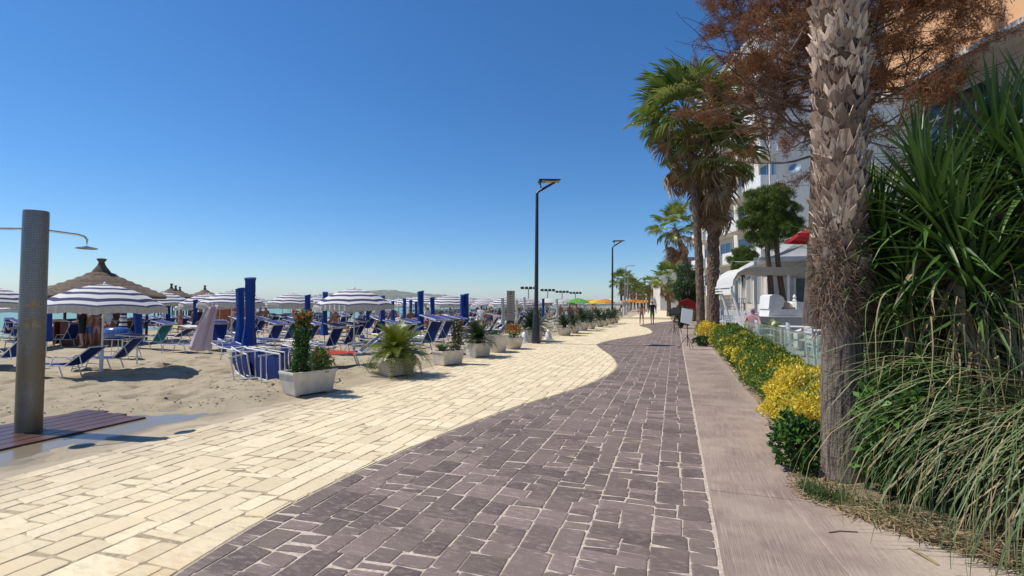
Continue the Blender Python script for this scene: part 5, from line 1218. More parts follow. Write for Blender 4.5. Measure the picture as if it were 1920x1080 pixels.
# ------------------------------------------------------------------ rows of parasols and loungers down the beach
def inview(p, m=40):
    d = p - CP; dep = d.dot(CF); 
    return dep > 2 and -m < 960 + FPX * d.dot(CR) / dep < 1920 + m
rg = random.Random(21); np_ = 0; nl = 0
for iy in range(26):
    for ix in range(9):
        x = -15.5 - ix * 3.3 + rg.uniform(-.4, .4); y = 17 + iy * 3.4 + rg.uniform(-.4, .4)
        x += min(6.0, iy * .22); p = Vector((x, y, float(sand_base(x, y))))
        if not inview(p) or min((p - q).length for q in TAKEN) < 1.9: continue
        q = p - CP; pxx = 960 + FPX * q.dot(CR) / q.dot(CF)
        if rg.random() < (.9 if pxx > 480 else .45) and q.dot(CF) > 24:
            put(par_far, p, rg.uniform(0, 1), rg.uniform(.97, 1.05), 'navy and white striped parasol in the rows farther along the beach', 'parasol', 'striped parasols in the far rows', (rg.uniform(-.03, .03), rg.uniform(-.03, .03)))
        for s in (-1, 1):
            if rg.random() < .8 and nl < 298:
                src = rg.choice((lo_far, lo_far, lo_far2, lo_far3)); pl = Vector((x - .3 + rg.uniform(-.2, .2), y + s * .85, 0)); pl.z = float(sand_base(pl.x, pl.y)); nl += 1
                put(src, pl, HEAD + rg.uniform(-.3, .3), 1.0, 'blue sun lounger in the rows under the far striped parasols', 'sun lounger', 'loungers in the far rows')
COLS = {}
def plain(color):
    if color not in COLS: COLS[color] = make_parasol(1.4, 1.85, .55, (color, color), True, [(0, 0), (.3, 0), (.6, 0), (.85, 0), (1.0, None)], None, 'beach_parasol')
    return COLS[color]
far_cols = [('orange_canopy', 'orange'), ('orange_canopy', 'orange'), ('orange_canopy', 'orange'), ('yellow_canopy', 'yellow'), ('plain_white_canopy', 'white'), ('mint_canopy', 'pale green'), ('green_canopy', 'bright green')]
for k, (px, d, c) in enumerate(((985, 66, 6 - 2), (1000, 75, 0), (1012, 70, 3), (1030, 62, 4), (1046, 66, 5), (1062, 64, 5), (1083, 58, 6), (1100, 70, 0), (1118, 66, 3), (1135, 62, 0), (1150, 75, 4), (965, 70, 0), (950, 82, 0), (1075, 84, 0), (1120, 90, 0), (1040, 90, 3))):
    p = AT(px, 600, d); p.z = float(sand_base(p.x, p.y)); put(plain(far_cols[c][0]), p, rg.uniform(0, 1), rg.uniform(.95, 1.1), 'open ' + far_cols[c][1] + ' parasol where the striped rows end', 'parasol', 'plain coloured parasols')
for iy in range(14):
    for ix in range(8):
        y = 98 + iy * 6.5 + rg.uniform(-1, 1); x = -9 - ix * 4.6 + rg.uniform(-1, 1); p = Vector((x, y, float(sand_base(x, y))))
        if not inview(p): continue
        put(plain('orange_canopy'), p, 0, rg.uniform(1.0, 1.2), 'orange parasol in the distant rows by the palms', 'parasol', 'distant orange parasols')

# ------------------------------------------------------------------ thatched huts
def hut(px, d, R_, ztop, zeave, label, bar=False, simple=False, grp=None):
    p = at_dist(px, d); t = empty('thatched_hut', p, .2); tag(t, label, 'hut', grp); zt = ztop - p.z; ze = zeave - p.z; tiers = 8 if not simple else 4; n = 56 if not simple else 24
    for k in range(tiers):
        u0 = k / tiers; u1 = (k + 1.25) / tiers; f = lambda u: ze + (zt - ze) * (1 - min(1.08, u)) ** 1.0 * (1 - .12 * math.sin(PI * min(1, u)))
        prof = [(max(.06, R_ * u0 - .02), f(u0) + .03), (R_ * (u0 + u1) / 2 + .05, f((u0 + u1) / 2) + .07), (R_ * u1 + .02, f(u1) + .02), (R_ * u1 - .06, f(u1) - .10)]
        MB().lathe(prof, n, fn=lambda a, z: 1 + .035 * float(vnoise(a * 9 + k * 5, z * 4, k) - .5), cap=False).build('thatch_tier', 'thatch', t, smooth=True, angle=60)
        if not simple:
            st = MB()
            for q in range(int(40 + 150 * u1)):
                a = random.uniform(0, 2 * PI); r = R_ * u1; z = f(u1); L = random.uniform(.12, .34); da = random.uniform(-.02, .02)
                st.add([(r * .94 * math.cos(a), r * .94 * math.sin(a), z + .06), (r * .94 * math.cos(a + .015), r * .94 * math.sin(a + .015), z + .06), (r * (1 + L * .25 / R_) * math.cos(a + da), r * (1 + L * .25 / R_) * math.sin(a + da), z - L * .7)], [(0, 1, 2)])
            st.build('straw_fringe', 'straw', t)['kind'] = 'stuff'
    MB().lathe([(R_ * .14, zt - .16), (R_ * .07, zt + .10), (R_ * .045, zt + .28), (R_ * .085, zt + .42), (R_ * .06, zt + .46)], 12).build('top_knot', 'thatch', t, smooth=True)
    for k in range(6): a = k * PI / 3; MB().tube([(R_ * .75 * math.cos(a), R_ * .75 * math.sin(a), -.1), (R_ * .75 * math.cos(a), R_ * .75 * math.sin(a), ze + .3)], .06, 8).build('post', 'brown_wood', t)
    if bar:
        for k in range(9):
            if k == 6: continue
            a = k * PI / 4.5; MB().box((R_ * .62 * math.cos(a), R_ * .62 * math.sin(a), .55), (.06, R_ * .40, 1.1), (0, 0, a)).build('counter_panel', 'red_panel' if k % 2 else 'orange_panel', t)
        MB().lathe([(R_ * .56, 1.1), (R_ * .70, 1.1), (R_ * .70, 1.15), (R_ * .56, 1.15)], 24, cap=False).build('counter_top', 'pale_wood', t)
        MB().box((0, 0, .9), (1.2, 1.2, 1.8)).build('cabinet', 'red_panel', t); MB().box((0, 0, 1.83), (1.3, 1.3, .06)).build('cabinet_top', 'pale_wood', t)
hut(184, 24, 2.55, 3.12, 1.78, 'big thatched beach bar hut with layered straw roof and topknot', True)
hut(380, 52, 1.75, 2.65, 1.85, 'small thatched sunshade with two topknots seen past the closed blue parasols', simple=True)
for k, (px, d) in enumerate(((317, 46), (325, 52), (333, 58))): hut(px, d, 1.7, 2.62, 1.85, 'small thatched sunshade in the row beyond the big hut', simple=True, grp='row of small thatched sunshades')
tag(MB().box((0, 0, .9), (3.4, .1, 1.8)).box((0, 0, 1.82), (3.5, .3, .05)).build('beach_screen', 'orange_panel', loc=at_dist(428, 36)), 'rust orange wooden screen panel behind the hanging pink towel', 'screen')

# towels and bags left on the loungers
cols = (('pink_towel', 'pink'), ('red_towel', 'red'), ('cloth_white', 'white'), ('yellow_canopy', 'yellow'), ('mint_canopy', 'pale green'), ('light_blue_fabric', 'light blue'), ('orange_canopy', 'orange'))
g = [[(x, y, .375 + .012 * math.sin(x * 9 + y * 7) - (.5 * max(0, abs(x) - .27))) for x in np.linspace(-.36, .36, 7)] for y in np.linspace(-.8, .2, 7)]; TM = {}
for c, n in cols: TM[c] = MB().sheet(g).mesh('beach_towel', True, 180); TM[c].materials.append(MATS[c])
BM = MB().prism([(-.2, 0), (.2, 0), (.22, .12), (.15, .30), (-.15, .30), (-.22, .12)], -.09, .09, axis='y').tube([(-.1, 0, .29), (-.08, 0, .42), (.08, 0, .42), (.1, 0, .29)], .012, 5).mesh('beach_bag'); k = 0
for l in [o for o in COL.objects if o.get('group') in ('loungers packed between the near parasols', 'loungers in the far rows')]:
    k += 1
    if k % 3 == 0:
        c, n = cols[(k * 5) % 7]; o = obj('beach_towel', TM[c], None, loc=l.location); o.rotation_euler.z = l.rotation_euler.z; tag(o, n + ' towel spread on a blue lounger in the rows', 'towel', 'towels on the loungers')
    if k % 5 == 1:
        me = BM.copy() if k < 12 else BM; c, n = cols[(k * 3) % 7]
        if c not in TM or ('bag', c) not in TM: TM[('bag', c)] = BM.copy(); TM[('bag', c)].materials.append(MATS[c])
        x, y = l.location.x + .2, l.location.y + .55; o = obj('beach_bag', TM[('bag', c)], None, loc=(x, y, float(sand_base(x, y)))); o.rotation_euler.z = k; tag(o, n + ' beach bag on the sand beside a lounger', 'bag', 'bags between the loungers')

# ------------------------------------------------------------------ planters
def frond_mesh(L=.75, nl=22, ll=.16, seed=0, curve=.9, m='cycas_green'):
    rg = random.Random(seed); mb = MB(); P = []; 
    for i in range(9): u = i / 8; a = curve * u; P.append(Vector((0, L * (u - .12 * a * u * u), -L * .42 * a * u * u)))
    mb.tube(P, [.008 * (1 - .8 * i / 8) for i in range(9)], 4, cap=False)
    for k in range(nl):
        u = .14 + .86 * k / nl; f = u * 8; i = min(7, int(f)); p = P[i].lerp(P[i + 1], f - i); d = (P[i + 1] - P[i]).normalized(); l = ll * (math.sin(PI * min(1, u * .92 + .12)) ** .6) * rg.uniform(.85, 1.1); nr = d.cross(Vector((1, 0, 0))).normalized() * -1
        for s in (-1, 1):
            tip = p + (Vector((s, 0, 0)) * .80 + d * .55 + UP * .22).normalized() * l; w_ = .008
            mb.add([p - d * w_, p + d * w_, p.lerp(tip, .6) + d * w_ * .9, tip, p.lerp(tip, .6) - d * w_ * .9], [(0, 1, 2, 3, 4)])
    me = mb.mesh('frond'); me.materials.append(MATS[m]); return me
FRY = [frond_mesh(.74, 26, .15, 1, .7), frond_mesh(.74, 26, .15, 2, 1.1), frond_mesh(.68, 24, .14, 3, 1.5)]
FRD = [frond_mesh(.74, 26, .15, 1, .6, 'cycas_dark'), frond_mesh(.74, 26, .15, 2, 1.0, 'cycas_dark'), frond_mesh(.68, 24, .14, 3, 1.4, 'cycas_dark')]
def cycad(p, z, s, n, ms, label, group=None, flat=0):
    t = empty('cycad', (p[0], p[1], z)); tag(t, label, 'cycad', group)
    MB().lathe([(.09, -.06), (.10, .02), (.085, .10), (.04, .15)], 12, fn=lambda a, zz: 1 + .12 * math.sin(a * 5 + zz * 60)).build('trunk', 'fibre', t)
    for k in range(n):
        u = k / n; el = math.radians(78 - (78 + flat) * u ** .85) + random.uniform(-.1, .1)
        obj('frond', ms[min(2, int(u * 3))], None, t, mw=place(k * 2.39996 + random.uniform(-.2, .2), el, random.uniform(-.25, .25), s * random.uniform(.85, 1.1), (0, 0, .10)))
def trough(p, L, W, h, rz, label, grp=None, m='pot_plastic'):
    t = empty('planter_trough', (p[0], p[1], .004), rz); tag(t, label, 'planter', grp); k = .86
    o = []; 
    def ring(l, w_, z): return [(-l / 2, -w_ / 2, z), (l / 2, -w_ / 2, z), (l / 2, w_ / 2, z), (-l / 2, w_ / 2, z)]
    rs = [ring(L * k, W * k, .03), ring(L * .985, W * .985, h - .05), ring(L * 1.03, W * 1.05, h - .048), ring(L * 1.03, W * 1.05, h), ring(L * .95, W * .92, h), ring(L * .94, W * .90, h - .06)]
    mb = MB(); V = [q for r in rs for q in r]; F = [(i * 4 + j, i * 4 + (j + 1) % 4, (i + 1) * 4 + (j + 1) % 4, (i + 1) * 4 + j) for i in range(5) for j in range(4)] + [(3, 2, 1, 0)]
    mb.add(V, F); b = mb.build('pot', m, t); bv = b.modifiers.new('b', 'BEVEL'); bv.width = .012; bv.segments = 2
    MB().box((0, 0, h - .07), (L * .93, W * .89, .03)).build('soil', 'soil', t)
    for sx in (-.36, .36): MB().box((sx * L, 0, .015), (.08, W * .7, .03)).build('foot', m, t)
    return t
def bowl(p, r, h, label, grp=None, m='pot_plastic', tall=False, name='planter_bowl'):
    t = empty(name, (p[0], p[1], .006)); tag(t, label, 'planter', grp)
    prof = [(r * .66, 0), (r * .72, .03), (r * .90, h * .5), (r * 1.0, h - .07), (r * 1.06, h - .06), (r * 1.06, h), (r * .95, h), (r * .93, h - .06)]
    if tall: prof = [(r * .78, 0), (r * .80, .03), (r * .93, h * .5), (r * 1.0, h - .08), (r * 1.04, h - .07), (r * 1.04, h), (r * .93, h), (r * .91, h - .08)]
    MB().lathe(prof, 28, cap=False).lathe([(r * .66, 0), (.01, .001)], 28, cap=False).build('pot', m, t, smooth=True, angle=40)
    MB().lathe([(r * .94, h - .075), (.01, h - .05)], 20, cap=False).build('soil', 'soil', t); return t
def leafy(p, z, n, rx, h, leaf, mats, label, cat='plant', name='potted_plant', mixfn=None, fall=0, group=None):
    t = empty(name, (p[0], p[1], z)); tag(t, label, cat, group); u = rdir(n, .4); P = u * NR.uniform(.3, 1.05, (n, 1)) * [rx, rx, h * .5] + [0, 0, h * .45]
    if fall: P[:, 2] -= fall * np.maximum(0, np.hypot(P[:, 0], P[:, 1]) - rx * .5)
    V, F = leaves(P, nrm(u + NR.normal(size=(n, 3)) * .6 + [0, 0, .3]), rdir(n, .6), leaf * NR.uniform(.7, 1.3, n), leaf * .5, .2, .15); obj('foliage', np_mesh('foliage', V, F, mixfn(P) if mixfn else None), mats, t)
    st = MB()
    for k in range(6): a = k * 1.05; st.tube([(0, 0, -.05), (rx * .5 * math.cos(a), rx * .5 * math.sin(a), h * .5)], [.008, .003], 4)
    st.build('stems', 'twig', t); return t
def spiky(p, z, n, L, m, label, w_=.009, group=None):
    t = empty('spiky_plant', (p[0], p[1], z)); tag(t, label, 'plant', group); mb = MB()
    for k in range(n):
        a = random.uniform(0, 2 * PI); d = Vector((math.cos(a), math.sin(a), 0)); l = L * random.uniform(.6, 1.2); o = l * random.uniform(.3, .85)
        pts = [d * (.05 + o * u) + UP * (l * .8 * u * (1.25 - .75 * u)) for u in (0, .25, .5, .75, 1)]; ribbon(pts, Vector((-d.y, d.x, 0)), [w_, w_, w_ * .8, w_ * .5, .001], mb=mb)
    mb.build('blades', m, t)['kind'] = 'stuff'
def vine(p, z, H, rx, n, label, top='vine_red', body='shrub_dark', topfrac=.3, bm2='shrub_green', group=None):
    t = empty('climbing_vine', (p[0], p[1], z)); tag(t, label, 'climbing plant', group)
    zz = NR.uniform(0, 1, n); tr = .62 + .5 * vnoise(zz * 6, zz * 0, 5); a = NR.uniform(0, 2 * PI, n); r = rx * tr * np.sqrt(NR.uniform(0.05, 1, n)) * (1.15 - .25 * zz)
    P = np.stack([r * np.cos(a) + .07 * zz, r * np.sin(a), zz * H], 1); mi = np.where((zz > 1 - topfrac) & (NR.uniform(size=n) < .3), 2, NR.integers(0, 2, n))
    V, F = leaves(P, nrm(rdir(n, .2)), rdir(n, .5), .055 * NR.uniform(.7, 1.3, n), .034, .2, .1); obj('foliage', np_mesh('foliage', V, F, mi), [body, bm2, top], t)
    st = MB()
    for k in (-.06, .06): st.tube([(k, 0, -.1), (k * 1.2, .01, H * .5), (k * 1.3 + .06, 0, H * .97)], .009, 5)
    for q in range(6): st.tube([(-.09, 0, .1 + q * H / 6.5), (.11, 0, .1 + q * H / 6.5)], .006, 4)
    st.build('trellis', 'brown_wood', t)

p = Vector((-6.15, 7.25, 0)); ax = Vector((.30, .954, 0)); rz1 = math.atan2(.954, .30)
trough(p, .84, .44, .42, rz1, 'long white plastic trough with a climbing vine at the sand edge')
q = p - ax * .18; vine((q.x, q.y), .38, 1.08, .19, 2100, 'tall climbing vine with red flowers on a trellis in the long trough', topfrac=.24)
q = p + ax * .22; leafy((q.x, q.y), .40, 900, .24, .38, .06, ['grass_green', 'vine_red', 'shrub_green'], 'low spilling plant with a few red blooms in the long trough', mixfn=lambda P: np.where(NR.uniform(size=len(P)) < .05, 1, NR.integers(0, 2, len(P)) * 2), fall=.9)
q = p + ax * .27; spiky((q.x, q.y), .40, 46, .34, 'grass_green', 'spiky light green leaves at the end of the long trough', .010)
p = G(742, 704); trough((p.x, p.y), .66, .55, .42, rz1 - .1, 'square white pot holding the yellowish cycad', m='pot_stain'); cycad((p.x, p.y), .42, 1.22, 62, FRY, 'large yellow green cycad with arching feathery fronds', flat=12)
p = G(840, 684); trough((p.x, p.y), .72, .46, .38, rz1 - .1, 'rectangular pot with grassy plant and a reddish vine'); spiky((p.x - .12, p.y - .1), .36, 170, .42, 'grass_green', 'light green grassy plant in the rectangular pot'); vine((p.x + .12, p.y + .18), .36, .82, .20, 900, 'reddish brown leaved vine in the rectangular pot', 'vine_maroon', 'vine_maroon', .6, 'shrub_dark')
p = G(896, 669); trough((p.x, p.y), .62, .52, .42, rz1 - .2, 'square pot with a dark green cycad next to the rectangular pot'); cycad((p.x, p.y), .42, 1.05, 46, FRD, 'dark green cycad in the square pot beside the tall round tub')
p = G(931, 660); bowl((p.x, p.y), .38, .58, 'tall plain round white tub with low plants', tall=True, name='planter_tub'); leafy((p.x, p.y), .54, 220, .26, .16, .06, ['shrub_dark'], 'low sparse plants in the tall round tub')
p = G(962, 654); bowl((p.x, p.y), .36, .40, 'round white bowl of red flowers beside the lamp post'); leafy((p.x, p.y), .36, 800, .34, .55, .07, ['shrub_green', 'vine_red'], 'bushy plant with coral red flowers in a round bowl', mixfn=lambda P: ((P[:, 2] > .2) & (NR.uniform(size=len(P)) < .45)).astype(int))
p = G(998, 640); bowl((p.x, p.y), .46, .50, 'large round tub right behind the lamp post base', tall=True, name='planter_tub'); cycad((p.x, p.y), .5, 1.35, 46, FRD, 'big dark cycad growing behind the lamp post')
for px, py in ((983, 643), (1028, 637)):
    p = G(px, py); o = MB().lathe([(.20, 0), (.19, .05), (.09, .34), (.05, .42), (.02, .44)], 16).lathe([(.24, 0), (.24, .03), (.2, .031)], 16).build('marker_cone', 'white_plastic', loc=(p.x, p.y, .006), smooth=True); tag(o, 'small white cone marker beside the lamp post', 'cone', 'white cones by the lamp post')
PB = 'round planters farther along the promenade'
for k, (px, py, r, hh, cs, lab) in enumerate(((1058, 629, .40, .40, 1.15, 'wide round bowl planter just past the lamp post'), (1075, 625, .36, .44, 1.1, 'round planter second past the lamp post'), (1092, 620, .38, .5, 1.3, 'planter tub with bushy dark cycad midway between the lamp posts'), (1107, 617, .36, .42, 1.0, None), (1123, 613, .38, .46, 1.25, None), (1133, 611, .34, .42, 1.0, None), (1143, 608.5, .36, .46, 1.2, None), (1152, 606, .36, .46, 1.2, None))):
    p = G(px, py); bowl((p.x, p.y), r, hh, lab or 'round white planter in the row toward the second lamp post', PB); cycad((p.x, p.y), hh, cs, 30, FRD, 'dark cycad in a round white planter past the first lamp post', 'cycads in the round planters')
# low sandy kerb wall pieces behind far planters
c_ = LOC(9.2, 17.6, .22); cycad((c_.x, c_.y), .22, 1.3, 44, FRY, 'low green cycad growing on the terrace before the grey wall', flat=5)
# ------------------------------------------------------------------ street lamps
def lamp(px, py, label, s=1.0):
    p = G(px, py); t = empty('street_lamp', (p.x, p.y, .004)); tag(t, label, 'street lamp'); t.rotation_euler.z = YAW + .1
    MB().lathe([(.20, 0), (.20, .03), (.17, .05), (.165, .6), (.125, 1.18), (.085, 1.28)], 8).build('base', 'dark_metal', t)
    MB().tube([(0, 0, 1.2), (0, 0, 3.9), (0, 0, 6.02)], [.085, .072, .058], 14).build('pole', 'dark_metal', t, smooth=True)
    MB().tube([(0, 0, 6.0), (.05, 0, 6.09), (.74, 0, 6.50)], [.058, .055, .045], 10).build('arm', 'dark_metal', t, smooth=True)
    MB().tube([(.17, 0, 6.16), (.12, 0, 6.50)], .025, 6).build('brace', 'dark_metal', t)
    MB().box((.48, 0, 6.535), (.86, .52, .05), (0, -.02, 0)).build('solar_panel', 'solar_panel', t)
    MB().box((.56, 0, 6.495), (.5, .26, .03), (0, -.02, 0)).build('lamp_head', 'lamp_glass', t)
    MB().box((.12, 0, 6.47), (.08, .44, .08)).build('bracket', 'dark_metal', t)
lamp(1005, 644, 'tall dark street lamp with solar panel head beside the round planters'); lamp(1148, 607, 'second dark solar street lamp farther along the promenade')
for k, (px, d, h) in enumerate(((1172, 66, 6.6), (1177, 84, 6.6), (1182, 104, 6.6))):
    p = AT(px, 580, d); t = empty('street_lamp', (p.x, p.y, 0)); tag(t, ('first', 'second', 'third')[k] + ' thin grey curved lamp post beyond the solar lamps, beside the date palms', 'street lamp'); t.rotation_euler.z = YAW
    MB().tube([(0, 0, 0), (0, 0, h - .5), (.15, 0, h - .1), (.5, 0, h), (.9, 0, h)], [.09, .06, .055, .05, .045], 8).build('pole', 'grey_metal', t); MB().box((1.0, 0, h), (.5, .2, .08)).build('lamp_head', 'grey_metal', t)
for k in range(10):
    p = AT(1166 + k * 4.0, 580, 62 + k * 9); o = MB().lathe([(.11, 0), (.11, .9), (.13, .92), (.13, 1.0), (.02, 1.03)], 8).build('bollard', 'white_paint', loc=(p.x, p.y, 0)); tag(o, 'white bollard in the row beside the far date palms', 'bollard', 'white bollards')
for k, (px, d, yt) in enumerate(((991, 118, 541), (1027, 130, 545), (1054, 142, 548), (1079, 155, 550))):
    p = AT(px, yt, d); g = float(sand_base(p.x, p.y)); t = empty('floodlight_mast', (p.x, p.y, g)); tag(t, 'floodlight mast with four lamps standing above the parasols', 'floodlight', 'floodlight masts'); h = p.z - g
    MB().tube([(0, 0, -.2), (0, 0, h)], [.16, .11], 8).build('mast', 'grey_metal', t); MB().tube([R0 * -1.6 + UP * (h - .1), R0 * 1.6 + UP * (h - .1)], .06, 6).build('crossbar', 'grey_metal', t)
    for q in (-1.5, -.5, .5, 1.5): MB().box(R0 * q + UP * (h + .15), (.7, .5, .5), (.4, 0, .6 * (1 if q > 0 else -1))).build('lamp_head', 'black_paint', t)
def totem():
    p = S(957, 634); t = empty('sign_totem', p, YAW); tag(t, 'tall beige sign board on two legs behind the flower bowl', 'sign'); h = AT(957, 545, (p - CP).dot(F0)).z - p.z
    for x in (-.15, .15): MB().box((x, 0, h * .3), (.035, .035, h * .6)).build('leg', 'pale_wood', t)
    b = MB().box((0, 0, h * .69), (.36, .06, h * .62)).build('board', 'sign_beige', t)
    for k in range(9): MB().box((0, -.033, h * .92 - k * .10), (.22 - .05 * (k % 3), .004, .025)).build('print_line', 'sign_print', b)
    MB().lathe([(.05, 0), (.05, .004)], 14).build('emblem', 'sign_print', b).matrix_basis = Matrix.Translation((0, -.032, h * .955)) @ Matrix.Rotation(PI / 2, 4, 'X')
    MB().box((0, -.02, h * .33), (.30, .04, .16)).build('lower_plate', 'brown_wood', t); MB().box((0, -.02, h * .22), (.28, .04, .12)).build('notice', 'orange_panel', t)
totem()

# ------------------------------------------------------------------ menu stand and music stands
def tripod(t, h, m='black_paint'):
    MB().tube([(0, 0, .12), (0, 0, h)], .014, 8).build('pole', m, t); MB().lathe([(.025, .42), (.028, .46), (.025, .50)], 8).build('collar', m, t)
    for k in range(3): a = k * 2.094 + .5; MB().tube([(0, 0, .46), (.14 * math.cos(a), .14 * math.sin(a), .3), (.30 * math.cos(a), .30 * math.sin(a), .01)], .010, 6).build('leg', m, t)
p = G(1289, 655); t = empty('menu_stand', (p.x, p.y, .008), YAW); tag(t, 'white sheet board on a black tripod stand beside the hedge', 'menu stand'); tripod(t, .95)
MB().box((0, 0, 0), (.40, .02, .56)).build('board', 'paper', t).matrix_basis = Matrix.Translation((-.03, -.02, 1.18)) @ Euler((math.radians(-20), math.radians(13), 0)).to_matrix().to_4x4()
MB().box((0, -.05, .93), (.34, .06, .02)).build('ledge', 'black_paint', t)
for k, (px, py, lab) in enumerate(((1264, 628, 'black music stand with a tilted dark desk, on the promenade side'), (1273, 626, 'black music stand with dark cloth desk next to the red parasol sign'))):
    p = G(px, py); t = empty('music_stand', (p.x, p.y, .008), YAW + .3 * k); tag(t, lab, 'music stand'); tripod(t, 1.05)
    MB().box((0, 0, 0), (.62, .03, .44)).build('desk', 'black_cloth', t).matrix_basis = Matrix.Translation((0, -.02, 1.22)) @ Euler((math.radians(-40), math.radians(-14 + 20 * k), 0)).to_matrix().to_4x4(); MB().box((0, -.14, 1.06), (.6, .08, .02)).build('ledge', 'black_paint', t)
p = G(1282, 614); o = MB().prism([(-.55, 1.3), (.55, 1.3), (.6, 1.7), (.1, 2.0), (-.55, 1.75)], -.05, .05, axis='y').tube([(0, 0, 0), (0, 0, 1.4)], .03, 6).build('red_banner', 'red_canopy', loc=(p.x + .2, p.y, 0)); o.rotation_euler.z = YAW; tag(o, 'small red banner on a pole behind the music stands', 'banner')
# floor grate
p = G(1243, 647.5); o = MB().box((0, 0, .006), (.9, .16, .012)).build('drain_grate', 'dark_metal', loc=(p.x, p.y, .006)); tag(o, 'dark drain grate in the purple paving', 'drain')

# ------------------------------------------------------------------ people
def body_mesh(name, J, rad, edges, zones, lv=2):
    keys = list(J); me = bpy.data.meshes.new('tmp'); me.from_pydata([J[k] for k in keys], [(keys.index(a), keys.index(b)) for a, b in edges], []); o = bpy.data.objects.new('tmp', me); COL.objects.link(o)
    m = o.modifiers.new('s', 'SKIN'); m.use_smooth_shade = True; sv = me.skin_vertices[0].data
    for i, k in enumerate(keys): r = rad[k]; sv[i].radius = r if isinstance(r, tuple) else (r, r); sv[i].use_root = (k == 'pelvis')
    ss = o.modifiers.new('u', 'SUBSURF'); ss.levels = lv; ss.render_levels = lv
    bpy.context.view_layer.update(); dg = bpy.context.evaluated_depsgraph_get(); out = bpy.data.meshes.new_from_object(o.evaluated_get(dg)); out.name = name
    bpy.data.objects.remove(o); mats, fn = zones
    out.materials.clear()
    for q in mats: out.materials.append(MATS[q])
    for f in out.polygons: f.material_index = fn(f.center); f.use_smooth = True
    return out
EDG = [('pelvis', 'waist'), ('waist', 'chest'), ('chest', 'neck'), ('neck', 'jaw'), ('jaw', 'head'), ('head', 'crown')]
for s in 'LR': EDG += [('chest', 'sho' + s), ('sho' + s, 'elb' + s), ('elb' + s, 'wri' + s), ('wri' + s, 'han' + s), ('pelvis', 'hip' + s), ('hip' + s, 'kne' + s), ('kne' + s, 'ank' + s), ('ank' + s, 'toe' + s)]
def radii(k=1.0, fem=False):
    r = dict(pelvis=(.15, .11), waist=(.13, .10), chest=(.155, .11), neck=.055, jaw=.07, head=(.075, .09), crown=.06)
    for s in 'LR': r.update({'sho' + s: .065, 'elb' + s: .043, 'wri' + s: .03, 'han' + s: .035, 'hip' + s: .095, 'kne' + s: .058, 'ank' + s: .038, 'toe' + s: .04})
    if fem: r.update(waist=(.11, .085), chest=(.13, .10)); r.update({'sho' + s: .052 for s in 'LR'})
    return {q: (tuple(x * k for x in v) if isinstance(v, tuple) else v * k) for q, v in r.items()}
def standing(h=1.75, stride=.0, arm=.12, fem=False, armbend=0):
    k = h / 1.75; J = dict(pelvis=(0, 0, .95), waist=(0, .01, 1.12), chest=(0, .0, 1.36), neck=(0, 0, 1.50), jaw=(0, .015, 1.57), head=(0, .01, 1.65), crown=(0, 0, 1.70))
    for s, q in (('L', -1), ('R', 1)):
        st = stride * q
        J.update({'sho' + s: (q * (.18 if not fem else .155), 0, 1.42), 'elb' + s: (q * .24, -st * .35, 1.14), 'wri' + s: (q * (.26 - armbend * .1), -st * .7 + .05 + armbend * .2, .90 + armbend * .25), 'han' + s: (q * (.26 - armbend * .15), -st * .8 + .07 + armbend * .25, .81 + armbend * .32),
                  'hip' + s: (q * .09, 0, .90), 'kne' + s: (q * .10, st * .55 + .02, .50), 'ank' + s: (q * .10, st * (1.0 if st > 0 else 1.25), .09 + (.05 if st < 0 else 0)), 'toe' + s: (q * .11, st * (1.0 if st > 0 else 1.2) + .13, .04)})
    return {a: (v[0] * k, v[1] * k, v[2] * k) for a, v in J.items()}
def sitting(h=1.7, rec=.5):
    k = h / 1.75; c, sn = math.cos(rec), math.sin(rec); B = lambda l, o=0: (0, -l * sn, .10 + l * c)
    J = dict(pelvis=(0, 0, .10), waist=B(.18), chest=B(.42), neck=B(.56), jaw=B(.63), head=(0, B(.71)[1] + .03, B(.71)[2]), crown=(0, B(.77)[1] + .03, B(.77)[2]))
    for s, q in (('L', -1), ('R', 1)):
        sh = B(.47); J.update({'sho' + s: (q * .18, sh[1], sh[2]), 'elb' + s: (q * .25, sh[1] + .14, sh[2] - .24), 'wri' + s: (q * .18, sh[1] + .36, sh[2] - .26), 'han' + s: (q * .15, sh[1] + .43, sh[2] - .25), 'hip' + s: (q * .09, .03, .08), 'kne' + s: (q * .12, .45, .16 + .1 * (q > 0)), 'ank' + s: (q * .11, .86, .06), 'toe' + s: (q * .11, .92, .14)})
    return {a: (v[0] * k, v[1] * k, v[2] * k) for a, v in J.items()}
def zones(top, bottom, skin='skin', hair='hair', z_sh=(.62, .97), h=1.75, tee=True, shoe=None):
    k = h / 1.75
    def fn(c):
        x, y, z = c.x / k, c.y / k, c.z / k
        if z > 1.60 and (y < .035 or z > 1.685): return 3
        if z > 1.47: return 0
        if abs(x) > .20 and z < (1.22 if tee else 1.45): return 0
        if z > z_sh[1]: return 1 if (tee or (z > 1.24 and z < 1.36)) else 0
        if z > z_sh[0]: return 2
        if z < .07 and shoe: return 3
        return 0
    return ([skin, top, bottom, hair], fn)
def person(me, p, rz, label, grp=None, hairm=None):
    o = obj('person', me, None, loc=p); o.rotation_euler.z = rz; tag(o, label, 'person', grp); return o
R_ = radii()
man = body_mesh('person', standing(1.80, .20, armbend=.0), radii(1.02), EDG, zones('black_cloth', 'green_cloth', h=1.80, shoe=True, z_sh=(.50, .97)))
wom = body_mesh('person', standing(1.68, -.18, fem=True), radii(.93, True), EDG, zones('red_cloth', 'print_cloth', h=1.68, tee=False, z_sh=(.66, .98)))
person(man, G(1223, 609) + UP * .01, YAW * .6, 'man in black t-shirt and green shorts walking away'); w2 = person(wom, G(1203, 609.5) + UP * .01, YAW * .6, 'woman in bikini top and printed shorts walking beside the man')
